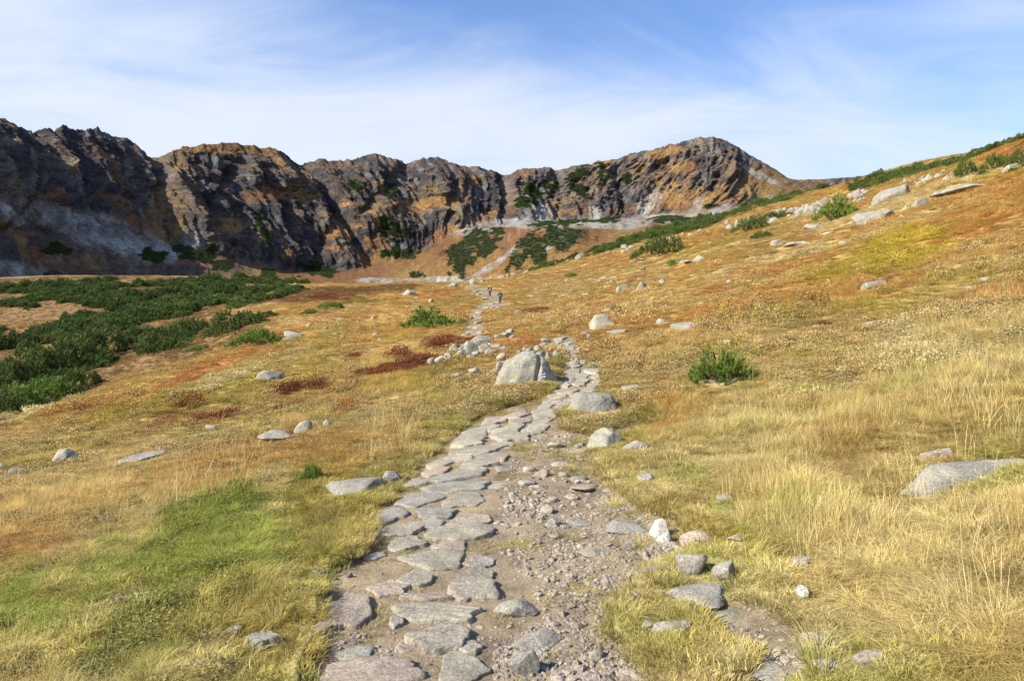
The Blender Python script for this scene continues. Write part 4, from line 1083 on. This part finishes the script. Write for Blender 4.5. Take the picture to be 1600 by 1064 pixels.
def pine(px, py, w, h, label, group=None, unique=None, which=None, hz=1.0, depth=.8):
    x, y, z = hit(px, py + h * .45)
    kz = .78 if px > 1480 else 1.0
    wm = 1.22 * kz * w * y / F; hm = kz * h * y / F * 1.35; y += wm * .3 * depth; x = (px - 800) / F * y; z = float(zground(np.array([x]), np.array([y]))[0])
    r_ = bpy.data.objects.new('mountain_pine', None); link(r_); r_.location = (x, y, z - .03); r_.empty_display_size = .3
    tag(r_, label, 'pine', group)
    if unique:
        fo, tp = pine_foliage(*unique); parts = (fo, branches(tp, 26, np.random.default_rng(3), .011)); sc = (1, 1, 1)
    else:
        parts = PB[which if which is not None else rr.randrange(4)]; sc = (wm, wm * depth / .8, hm / .44)
        r_.rotation_euler.z = rr.uniform(-.3, .3) + (math.pi if rr.random() < .5 else 0)
    for nm, me in zip(('foliage', 'branch'), parts):
        o = bpy.data.objects.new(nm, me); link(o, r_); o.scale = sc
    FOOT.append((x, y, wm * .36, wm * .3))
    return r_


x_, y_, z_ = hit(1128, 606)
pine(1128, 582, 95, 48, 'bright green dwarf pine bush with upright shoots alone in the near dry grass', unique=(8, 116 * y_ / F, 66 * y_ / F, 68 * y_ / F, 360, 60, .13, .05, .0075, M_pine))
PI = [(682, 500, 98, 31, 'wide low dwarf pine bush beside the path below the two walkers', 0), (401, 530, 72, 26, 'bright green dwarf pine bush next to the pale boulder cluster', 1),
      (378, 506, 92, 28, 'dark green dwarf pine bush behind the bright green one by the pale boulder cluster', 2), (312, 512, 50, 18, 'low dwarf pine bush trailing off the end of the dark green one', 2),
      (1034, 388, 72, 28, 'rounded dwarf pine bush alone in the meadow under the pine-edged crest', 2), (1312, 330, 62, 31, 'dark green dwarf pine clump slanting uphill between the scree and the arching grey rock', 0),
      (1176, 352, 48, 20, 'dwarf pine bush at the foot of the broad scree band', 2), (1215, 338, 50, 10, 'flat dwarf pine strip lying between boulders of the broad scree band', 3), (1512, 266, 46, 24, 'dome-shaped grey-green dwarf pine under the crest beside the narrow scree strip', 3),
      (1562, 252, 56, 24, 'broad grey-green dwarf pine thicket clump high on the slope', 2), (1600, 246, 50, 24, 'dwarf pine clump at the upper end of the high slope clumps', 3), (520, 479, 40, 12, 'small dwarf pine tuft on the brown knoll', 1),
      (484, 488, 26, 9, 'smaller dwarf pine tuft downhill of the tuft on the brown knoll', 1), (957, 563, 27, 13, 'tiny bright green pine sprig beside a brownish rounded rock', 0), (894, 431, 20, 8, 'tiny dwarf pine alone in the straw meadow above the walkers', 1),
      (962, 487, 22, 14, 'dwarf pine tuft growing behind the big pale boulder', 2), (1050, 411, 14, 10, 'dwarf pine tuft beside the short row of rocks', 1), (1194, 370, 40, 9, 'thin dwarf pine tuft in straw grass below the scree', 3),
      (850, 566, 18, 12, 'green pine sprig growing against the boulder with the trail mark', 0), (315, 546, 44, 10, 'grey-green low pine shoots at the edge of the falling slope', 1), (486, 744, 32, 26, 'yellow-green shrublet among dry grass beside the broad blue-grey rock', 1),
      (270, 530, 76, 30, 'rounded dwarf pine bush where the slope drops to the valley', 3), (215, 525, 60, 22, 'dwarf pine bush beside the rounded bush at the valley edge', 2)]
for px, py, w, h, lab, wh in PI: pine(px, py, w, h, lab, which=wh)
for px, py, w, h in [(150, 545, 90, 44), (105, 560, 90, 48), (70, 575, 90, 48), (25, 592, 90, 50), (-20, 610, 90, 50), (120, 600, 70, 30), (75, 616, 90, 34), (30, 628, 90, 38), (-15, 640, 80, 40)]:
    wh = rr.choice([2, 3, 2, 1]); pine(px, py, w, h, {1: 'bright green', 2: 'dusky green', 3: 'dusky green spreading'}[wh] + ' large dwarf pine bush in the row on the lip of the valley', 'pine bushes on the valley lip', which=wh)

# thickets that read as one mass
TH = []
for i in range(3):
    fo, tp = pine_foliage(80 + i, 1.0, .9, .5, 170, 10, .12, .085, .03, M_thick); TH.append(fo)
VAL = [([(-40, 446), (60, 441), (150, 434), (300, 428), (420, 430), (492, 440), (400, 456), (345, 472), (285, 492), (230, 500), (170, 482), (110, 470), (60, 478), (-40, 472)], 3200, 2.6),
       ([(-40, 512), (40, 515), (120, 492), (200, 486), (240, 494), (180, 520), (120, 538), (70, 532), (0, 548), (-40, 550)], 900, 2.4), ([(-40, 525), (50, 538), (58, 560), (0, 575), (-40, 580)], 420, 2.6),
       ([(150, 540), (220, 516), (300, 508), (300, 540), (230, 548), (170, 548)], 160, 2.4), ([(-40, 600), (60, 560), (140, 533), (178, 545), (170, 565), (100, 590), (50, 612), (-40, 645)], 420, 2.4),
       ([(-40, 645), (80, 602), (140, 602), (95, 630), (-40, 665)], 160, 2.0), ([(40, 500), (110, 495), (60, 505)], 12, 2.0), ([(300, 520), (420, 492), (430, 500), (330, 525)], 40, 2.0),
       ([(35, 476), (60, 478), (45, 484)], 8, 1.8), ([(350, 470), (470, 444), (480, 450), (370, 480)], 120, 2.2)]
CREST = [([(825, 412), (900, 387), (1000, 360), (1060, 344), (1130, 333), (1180, 316), (1250, 298), (1300, 284), (1350, 277), (1400, 266), (1450, 256), (1500, 242), (1560, 222), (1600, 210), (1700, 190), (1700, 205), (1580, 230),
           (1500, 251), (1440, 268), (1400, 280), (1350, 291), (1300, 303), (1230, 317), (1170, 334), (1110, 351), (1040, 366), (960, 386), (880, 406), (835, 416)], 3000, 1.9), ([(1500, 262), (1540, 245), (1600, 236), (1660, 230), (1660, 250), (1590, 262), (1530, 272)], 110, 1.5)]
P_, R_, S_, I_, T_ = [], [], [], [], []
rs4 = np.random.default_rng(21)
for polys, tint in ((VAL, np.array([.072, .110, .028])), (CREST, np.array([.085, .125, .030]))):
    for poly, n_, size in polys:
        q = sample_poly(poly, n_, rs4); x, y, z = hitv(q[:, 0], q[:, 1] + 4)
        ok = (y > 30) & (y < 400) & (fbm(x / 15 + 3, y / 15, o=3) > (-.10 if polys is VAL else -.12))
        x, y, z = x[ok], y[ok], z[ok]; m_ = len(x)
        sz = size * np.clip(rs4.lognormal(-.2, .4, m_), .4, 2.0) * (np.clip(y / 150, .38, 1.05) if polys is CREST else 1)
        P_.append(np.stack([x, y + rs4.uniform(0, 1.5, m_), z - .05], 1)); R_.append(np.stack([np.zeros(m_), np.zeros(m_), rs4.random(m_) * 6.28], 1))
        S_.append(np.stack([sz, sz, sz * rs4.uniform(.75, 1.4, m_)], 1)); I_.append(rs4.integers(0, 3, m_))
        T_.append(tint * (1 + .3 * rs4.normal(size=(m_, 1)) * .6) + np.array([.05, .05, .01]) * np.clip(fbm(x / 6, y / 6, o=2), 0, 1)[:, None])
# dark pine patches on the mountain
sel = np.flatnonzero((pw.ravel() > .75) & (PXM.ravel() > -40) & (PXM.ravel() < 1300)); sel = rs4.choice(sel, min(11000, len(sel)), False); m_ = len(sel)
sz = rs4.uniform(2.2, 4.6, m_)
ncm = len(pxm); P_.append(mv[sel] - [0, 0, .4] + rs4.uniform(-.5, .5, (m_, 1)) * (mv[sel + 1] - mv[sel - 1]) + rs4.uniform(-.5, .5, (m_, 1)) * (mv[np.minimum(sel + ncm, len(mv) - 1)] - mv[np.maximum(sel - ncm, 0)])); R_.append(np.stack([np.zeros(m_), np.zeros(m_), rs4.random(m_) * 6.28], 1)); S_.append(np.stack([sz, sz, sz * .8], 1)); I_.append(rs4.integers(0, 3, m_)); T_.append(np.array([.06, .088, .026]) * (1 + .2 * rs4.normal(size=(m_, 1))))
scatter('pine_thicket', np.vstack(P_), np.vstack(R_), np.vstack(S_), np.concatenate(I_), np.clip(np.vstack(T_), .005, .4), TH, 'dense dwarf pine thickets over the valley, the crest and the mountain foot')

# ------------------------------------------------------------------ grass, bilberry, gravel
rs5 = np.random.default_rng(33)
TU = [tuft(100 + i, 115, .075, (.10, .24), .0043, 1.15, (.36, -.10), 1.3, 4) for i in range(4)]
TU += [tuft(110 + i, 120, .11, (.08, .17), .0043, .75, (.85, -.18), 1.25) for i in range(4)]
TU += [tuft(120 + i, 90, .10, (.025, .075), .005, 1.1, (.25, 0), .9, 2) for i in range(2)]
ST = [tuft(130 + i, 7, .10, (.26, .48), .0028, .30, (.16, 0), .45, 4, True) for i in range(3)]
CU = [cushion(140 + i, 260, .19, .11, .021) for i in range(4)]
rings = [(1.5, 4, 210, .85), (4, 8, 150, .92), (8, 14, 80, 1.0), (14, 25, 42, 1.2), (25, 45, 17, 1.6), (45, 80, 7, 2.3), (80, 135, 3.4, 3.1), (135, 215, 1.6, 4.0)]
X, Yv, SCL = [], [], []
for y0, y1, dens, sc in rings:
    hw = .84 * y1 + 2.2; n_ = int(dens * 2 * hw * (y1 - y0))
    y = y0 + rs5.random(n_) * (y1 - y0); x = (rs5.random(n_) * 2 - 1) * hw; q = np.abs(x) < .84 * y + 2.2; x, y = x[q], y[q]; n_ = len(x)
    X.append(x); Yv.append(y); SCL.append(np.full(n_, sc))
X = np.concatenate(X); Yv = np.concatenate(Yv); SCL = np.concatenate(SCL)
Z0 = zground(X, Yv, False); pm = path_mask(X, Yv, Z0)
cell = np.ones(len(X), bool)
for fx, fy, ra, rb in FOOT:
    near_ = np.flatnonzero((np.abs(X - fx) < ra) & (np.abs(Yv - fy) < rb))
    if len(near_): cell[near_[((X[near_] - fx) / ra) ** 2 + ((Yv[near_] - fy) / rb) ** 2 < 1]] = False
PXg, PYg = pix(X, Yv, Z0)
moss_lane = (pm > .5) & (PYg < 850) & (rs5.random(len(X)) < .8 * sst(-.05, .35, fbm(X * 1.9, Yv * 1.9, o=2) + .12))
moss_lane |= (pm > .5) & (PYg > 820) & (rs5.random(len(X)) < .35) & (fbm(X * 2.4 + 7, Yv * 2.4, o=2) > .28)
valley = (PXg < 330) & (Yv > 45)
ok = cell & ((pm < .5) | moss_lane) & ~(valley & (rs5.random(len(X)) < .3))
X, Yv, SCL, pm, PXg, PYg = X[ok], Yv[ok], SCL[ok], pm[ok], PXg[ok], PYg[ok]
Z = zground(X, Yv); n_ = len(X)
nz_ = rs5.normal(size=n_) * .7
tint = plant_col(X, Yv, Z, nz_)
tint[pm > .5] = tint[pm > .5] * .35 + (MOSS * 1.3) * .65
patch = fbm(X / np.maximum(1.2, Yv * .06) + 3, Yv / np.maximum(1.5, Yv * .08), o=3)
rightside0 = PXg > 800
rusty = (tint[:, 0] > tint[:, 1] * 2.15) & (tint[:, 0] < .34)
prob = np.where(Yv > 10, .38 + .9 * patch, np.where(PXg < 520, np.where(tint[:, 1] > tint[:, 0], .42, .05) + .5 * patch, 0)); prob = np.where(rusty, .95, prob); prob[pm > .5] *= .3
leafy = rs5.random(n_) < prob
edge_near = path_mask(X + .14, Yv, Z) + path_mask(X - .14, Yv, Z) + path_mask(X, Yv + .16, Z) + path_mask(X, Yv - .16, Z)
nearrock = np.zeros(n_, bool)
for fx, fy, ra, rb in FOOT:
    if fy > 40: continue
    w_ = np.flatnonzero((np.abs(X - fx) < ra * 1.5 + .06) & (Yv < fy + rb) & (Yv > fy - rb - .55))
    nearrock[w_] = True
short = (pm > .5) | ((edge_near > 0) & (Yv < 30)) | nearrock | (rightside0 & (PXg < 1120 + 60 * patch) & (PYg > 700)) | (~rightside0 & (PXg > 430 + 60 * patch) & (PYg > 700) & (rs5.random(n_) < .75))
short |= (PXg > 1080) & (PXg < 1340) & (PYg > 940)
short &= rs5.random(n_) < .95
leafy &= ~(short & (Yv < 12) & (rs5.random(n_) < .85))
rightside = PXg > 900
u_ = rs5.random(n_)
kind = np.where(short, 8 + rs5.integers(0, 2, n_), np.where(rightside, np.where(u_ < .66, rs5.integers(0, 4, n_), 4 + rs5.integers(0, 4, n_)), np.where(u_ < .3, rs5.integers(0, 4, n_), 4 + rs5.integers(0, 4, n_))))
tus = np.clip(fbm(X * 1.1 / (1 + Yv / 30) + 70, Yv * 1.1 / (1 + Yv / 30), o=2) * 1.3 + .92, .45, 1.6)           # tussocks: some stand taller than others
sxy = SCL * rs5.uniform(.8, 1.25, n_); sz_ = np.minimum(SCL, 1.35) * rs5.uniform(.75, 1.2, n_) * tus
sz_ = np.where(~rightside & (Yv < 12), sz_ * .8, sz_)
tallr = (PXg > 1130) & (Yv < 13) & ~short; sz_ = np.where(tallr, sz_ * 1.3, sz_); sxy = np.where(tallr, sxy * 1.2, sxy)
yaw = np.where((kind >= 4) & (kind < 8), rs5.normal(0, .55, n_), rs5.random(n_) * 6.283)
G = ~leafy
base = np.stack([X, Yv, Z - .012], 1)
rot = np.stack([rs5.normal(0, .1, n_), rs5.normal(0, .1, n_), yaw], 1)
scl = np.stack([sxy, sxy, sz_], 1)
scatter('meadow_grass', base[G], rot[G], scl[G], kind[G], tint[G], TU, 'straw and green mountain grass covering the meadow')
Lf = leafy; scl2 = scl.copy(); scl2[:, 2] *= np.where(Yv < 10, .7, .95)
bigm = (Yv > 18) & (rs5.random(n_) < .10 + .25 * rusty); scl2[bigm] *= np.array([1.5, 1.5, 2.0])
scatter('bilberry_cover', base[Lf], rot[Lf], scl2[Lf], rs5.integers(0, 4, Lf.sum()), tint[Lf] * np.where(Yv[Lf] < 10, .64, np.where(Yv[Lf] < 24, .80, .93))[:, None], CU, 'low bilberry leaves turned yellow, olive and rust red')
# close turf between the tussocks, along the verges and between the slabs
n_ = 60000; y = np.sqrt(1.6 ** 2 + rs5.random(n_) ** 1.25 * (15.0 ** 2 - 1.6 ** 2)); x = (rs5.random(n_) * 2 - 1) * (.84 * y + 1.8)
z0 = zground(x, y, False); pmx = path_mask(x, y, z0); pxx, pyy = pix(x, y, z0)
cl = np.ones(n_, bool)
for fx, fy, ra, rb in FOOT:
    w_ = np.flatnonzero((np.abs(x - fx) < ra) & (np.abs(y - fy) < rb))
    if len(w_): cl[w_[((x[w_] - fx) / ra) ** 2 + ((y[w_] - fy) / rb) ** 2 < 1]] = False
lane = (pxx < 770) | (pyy < 720)
mossy = (pmx > .5) & (fbm(x * 1.9, y * 1.9, o=2) + np.where(lane & (pyy < 870), .16, -.22) > .05)
cl &= (pmx < .5) | mossy
x, y, pmx = x[cl], y[cl], pmx[cl]; z = zground(x, y); n_ = len(x)
tc_ = plant_col(x, y, z, rs5.normal(size=n_) * .8); tc_[pmx > .5] = tc_[pmx > .5] * .3 + MOSS * .8
s_ = rs5.uniform(.7, 1.3, n_) * (1 + y / 40)
scatter('close_turf', np.stack([x, y, z - .01], 1), np.stack([rs5.normal(0, .12, n_), rs5.normal(0, .12, n_), rs5.random(n_) * 6.28], 1), np.stack([s_, s_, s_ * np.where(pmx > .5, .6, 1)], 1), rs5.integers(0, 2, n_), tc_, TU[8:], 'short turf and moss along the path and between its slabs')
# seed stalks
sq = np.vstack([sample_poly([(1380, 560), (1600, 540), (1600, 720), (1420, 640)], 110, rs5), sample_poly([(560, 650), (660, 640), (650, 720), (560, 730)], 70, rs5), sample_poly([(240, 720), (420, 690), (420, 770), (250, 800)], 60, rs5),
                sample_poly([(1120, 560), (1600, 600), (1600, 1000), (1250, 900)], 60, rs5), sample_poly([(0, 720), (350, 700), (250, 820), (0, 860)], 50, rs5), sample_poly([(420, 600), (760, 590), (560, 680), (300, 690)], 80, rs5)])
x, y, z = hitv(sq[:, 0], sq[:, 1]); m_ = len(x)
s_ = rs5.uniform(.6, 1.1, m_)
scatter('grass_stalks', np.stack([x, y, z], 1), np.stack([np.zeros(m_), np.zeros(m_), rs5.random(m_) * 6.28], 1), np.stack([s_, s_, s_], 1), rs5.integers(0, 3, m_), np.tile(PALE * 1.05, (m_, 1)) * (1 + .15 * rs5.normal(size=(m_, 1))), ST, 'tall bleached grass stalks')
# gravel
PE = []
for i in range(8):
    v, f = rock_shape(300 + i, 2, 'rock' if i % 2 else 'round'); PE.append(mesh_np('pebble', v * [1, .85, .62], f, M_pebble, False))
gq = [(LANE, 11500, .9), (PATH_POLYS[0], 8000, .6), (PATH_POLYS[3], 900, .8), ([(1000, 850), (1050, 840), (1075, 860), (1060, 880), (1010, 870)], 260, 1.7), ([(1150, 1005), (1260, 1010), (1250, 1060), (1150, 1060)], 260, 1.3),
      ([(870, 1005), (1010, 1030), (1010, 1075), (850, 1075)], 420, 1.6), ([(790, 770), (850, 770), (860, 800), (790, 805)], 300, 1.6), ([(830, 680), (890, 672), (890, 700), (840, 705)], 220, 1.5), ([(500, 985), (620, 975), (640, 1010), (500, 1010)], 160, 1.0)]
P_, S_ = [], []
for poly, n_, k in gq:
    q = sample_poly(poly, n_, rs5); x, y, z = hitv(q[:, 0], q[:, 1])
    keep_ = path_mask(x, y, zground(x, y, False)) > .5
    s_ = np.clip(rs5.lognormal(-4.1, .55, n_) * k, .005, .075)
    P_.append(np.stack([x, y, z + s_ * .15], 1)[keep_]); S_.append(s_[keep_])
P_ = np.vstack(P_); S_ = np.concatenate(S_); m_ = len(P_)
scatter('gravel', P_, rs5.normal(0, .5, (m_, 3)) + [0, 0, 3], np.repeat(S_[:, None], 3, 1), rs5.integers(0, 8, m_), np.ones((m_, 3)), PE, 'loose granite gravel on the worn lane of the path')

# ------------------------------------------------------------------ two walkers going up the path
def cloth(name, rgb):
    m, nt, b, o = new_mat(name)
    g = N(nt, 'ShaderNodeNewGeometry'); n = noise_n(nt, g.outputs['Position'], 25, 4, .6)
    nt.links.new(mix_c(nt, n, tuple(c * .75 for c in rgb), tuple(min(1, c * 1.25) for c in rgb)), b.inputs['Base Color'])
    return m


def skinned(name, verts, edges, radii, mat, root=0, parent=None):
    me = bpy.data.meshes.new(name); me.from_pydata(verts, edges, []); me.materials.append(mat)
    o = link(bpy.data.objects.new(name, me), parent)
    sk = o.modifiers.new('skin', 'SKIN'); sk.use_smooth_shade = True
    for i, r in enumerate(radii):
        d = me.skin_vertices[0].data[i]; d.radius = (r, r) if not isinstance(r, tuple) else r; d.use_root = i == root
    s = o.modifiers.new('sub', 'SUBSURF'); s.levels = 1; s.render_levels = 1
    return o


def ellipsoid(name, c, r, mat, parent, seed=2, p=6):
    v, f = rock_shape(seed, 3, 'round')
    d, f = ico(3); v = np.sign(d) * np.abs(d) ** .8 * np.array(r) + np.array(c)
    return link(bpy.data.objects.new(name, mesh_np(name, v, f, mat)), parent)


M_skin = cloth('skin', (.50, .30, .22))


def walker(px, py, hgt_px, label, jacket, legs, hat, pack, stride, waist=None, hair=None, shorts=False):
    x, y, z = hit(px, py); k = hgt_px * y / F / 1.75
    r = bpy.data.objects.new('person', None); link(r); r.location = (x, y, z); r.scale = (k, k, k); r.rotation_euler.z = rr.uniform(-.15, .15); tag(r, label, 'person')
    s = stride
    J = {'pel': (0, 0, .95), 'ch': (0, .03, 1.25), 'nk': (0, .05, 1.47), 'hd': (0, .07, 1.60), 'ht': (0, .06, 1.70)}
    V = list(J.values()); E = [(0, 1), (1, 2), (2, 3), (3, 4)]; R = [(.15, .11), (.17, .12), .055, .088, .07]
    TV = [(0, 0, .97)]; TE = []; TR = [(.165, .13)]; JV = [(0, 0, .93), (0, .02, 1.15), (0, .04, 1.38), (0, .05, 1.46)]; JE = [(0, 1), (1, 2), (2, 3)]; JR = [(.165, .125), (.175, .13), (.18, .125), .075]
    SH = []
    for sd in (-1, 1):
        f_ = s * sd
        hip = (.09 * sd, 0, .90); kn = (.10 * sd, .16 * f_ + .05, .50); an = (.10 * sd, .26 * f_ - (.06 if f_ < 0 else 0), .10 + (.05 if f_ < 0 else 0)); to = (an[0], an[1] + .15, an[2] - .06)
        b0 = len(V); V += [hip, kn, an, to]; E += [(0, b0), (b0, b0 + 1), (b0 + 1, b0 + 2), (b0 + 2, b0 + 3)]; R += [.085, .058, .04, .035]
        t0 = len(TV); low_ = kn if shorts else an
        TV += [hip, (kn[0], kn[1], kn[2] + (.12 if shorts else 0))] + ([] if shorts else [(an[0], an[1], an[2] + .04)]); TE += [(0, t0), (t0, t0 + 1)] + ([] if shorts else [(t0 + 1, t0 + 2)]); TR += [.105, .085] + ([] if shorts else [.065])
        SH.append((an, to))
        sh = (.19 * sd, .04, 1.40); el = (.27 * sd, -.02 - .10 * f_, 1.14); wr = (.26 * sd, .08 - .16 * f_, .93); ha = (.25 * sd, .10 - .17 * f_, .86)
        b0 = len(V); V += [sh, el, wr, ha]; E += [(1, b0), (b0, b0 + 1), (b0 + 1, b0 + 2), (b0 + 2, b0 + 3)]; R += [.055, .042, .03, .035]
        for fi, (ox_, ln) in enumerate(((-.03, .07), (-.01, .085), (.01, .08), (.03, .065))):
            q = len(V); V.append((ha[0], ha[1] + ox_, ha[2] - ln)); E.append((b0 + 3, q)); R.append(.009)
        q = len(V); V.append((ha[0] - .02 * sd, ha[1] + .055, ha[2] - .03)); E.append((b0 + 2, q)); R.append(.010)
        j0 = len(JV); JV += [sh, el, (wr[0], wr[1], wr[2] + .03)]; JE += [(2, j0), (j0, j0 + 1), (j0 + 1, j0 + 2)]; JR += [.075, .06, .048]
    skinned('body', V, E, R, M_skin, 0, r)
    skinned('trousers', TV, TE, TR, legs, 0, r); skinned('jacket', JV, JE, JR, jacket, 0, r)
    ellipsoid('hair', (0, .055, 1.645), (.098, .105, .10), hair or cloth('hair', (.10, .06, .035)), r)
    if hat: ellipsoid('hat', (0, .06, 1.705), (.125, .14, .06), hat, r)
    pk = ellipsoid('backpack', (0, -.17, 1.22), (.16, .11, .24), pack[0], r)
    if pack[1]: ellipsoid('pack_panel', (.02, -.275, 1.16), (.07, .02, .08), pack[1], pk)
    for sd in (-1, 1):
        me_v = [(.11 * sd - .02, .10, 1.42), (.11 * sd + .02, .10, 1.42), (.12 * sd + .02, .17, 1.1), (.12 * sd - .02, .17, 1.1), (.11 * sd - .02, -.10, 1.44), (.11 * sd + .02, -.10, 1.44)]
        link(bpy.data.objects.new('strap', mesh_np('strap', me_v, [(0, 1, 2, 3), (4, 5, 1, 0)], pack[0])), pk)
    if waist: ellipsoid('waist_jacket', (0, -.02, .96), (.20, .16, .09), waist, r)
    for an, to in SH: ellipsoid('boot', ((an[0] + to[0]) / 2, (an[1] + to[1]) / 2, an[2] - .035), (.055, .15, .07), cloth('boot', (.06, .045, .035)), r)
    return r


walker(765.5, 464.5, 18.5, 'walker in a dark blue jacket, pale hat and dark pack, ahead on the path', cloth('navy_jacket', (.025, .035, .07)), cloth('plum_trousers', (.07, .055, .085)), cloth('pale_hat', (.62, .56, .48)), (cloth('navy_pack', (.02, .03, .06)), cloth('white_panel', (.8, .8, .85))), .8, hair=cloth('grey_hair', (.45, .38, .32)))
walker(781.5, 474.5, 20.5, 'walker with a black pack and turquoise jacket tied at the waist following behind', cloth('black_top', (.02, .025, .022)), cloth('dark_trousers', (.055, .04, .035)), cloth('red_cap', (.35, .12, .10)), (cloth('black_pack', (.022, .035, .028)), cloth('grey_panel', (.25, .32, .24))), -.7, waist=cloth('turquoise', (.02, .30, .42)))
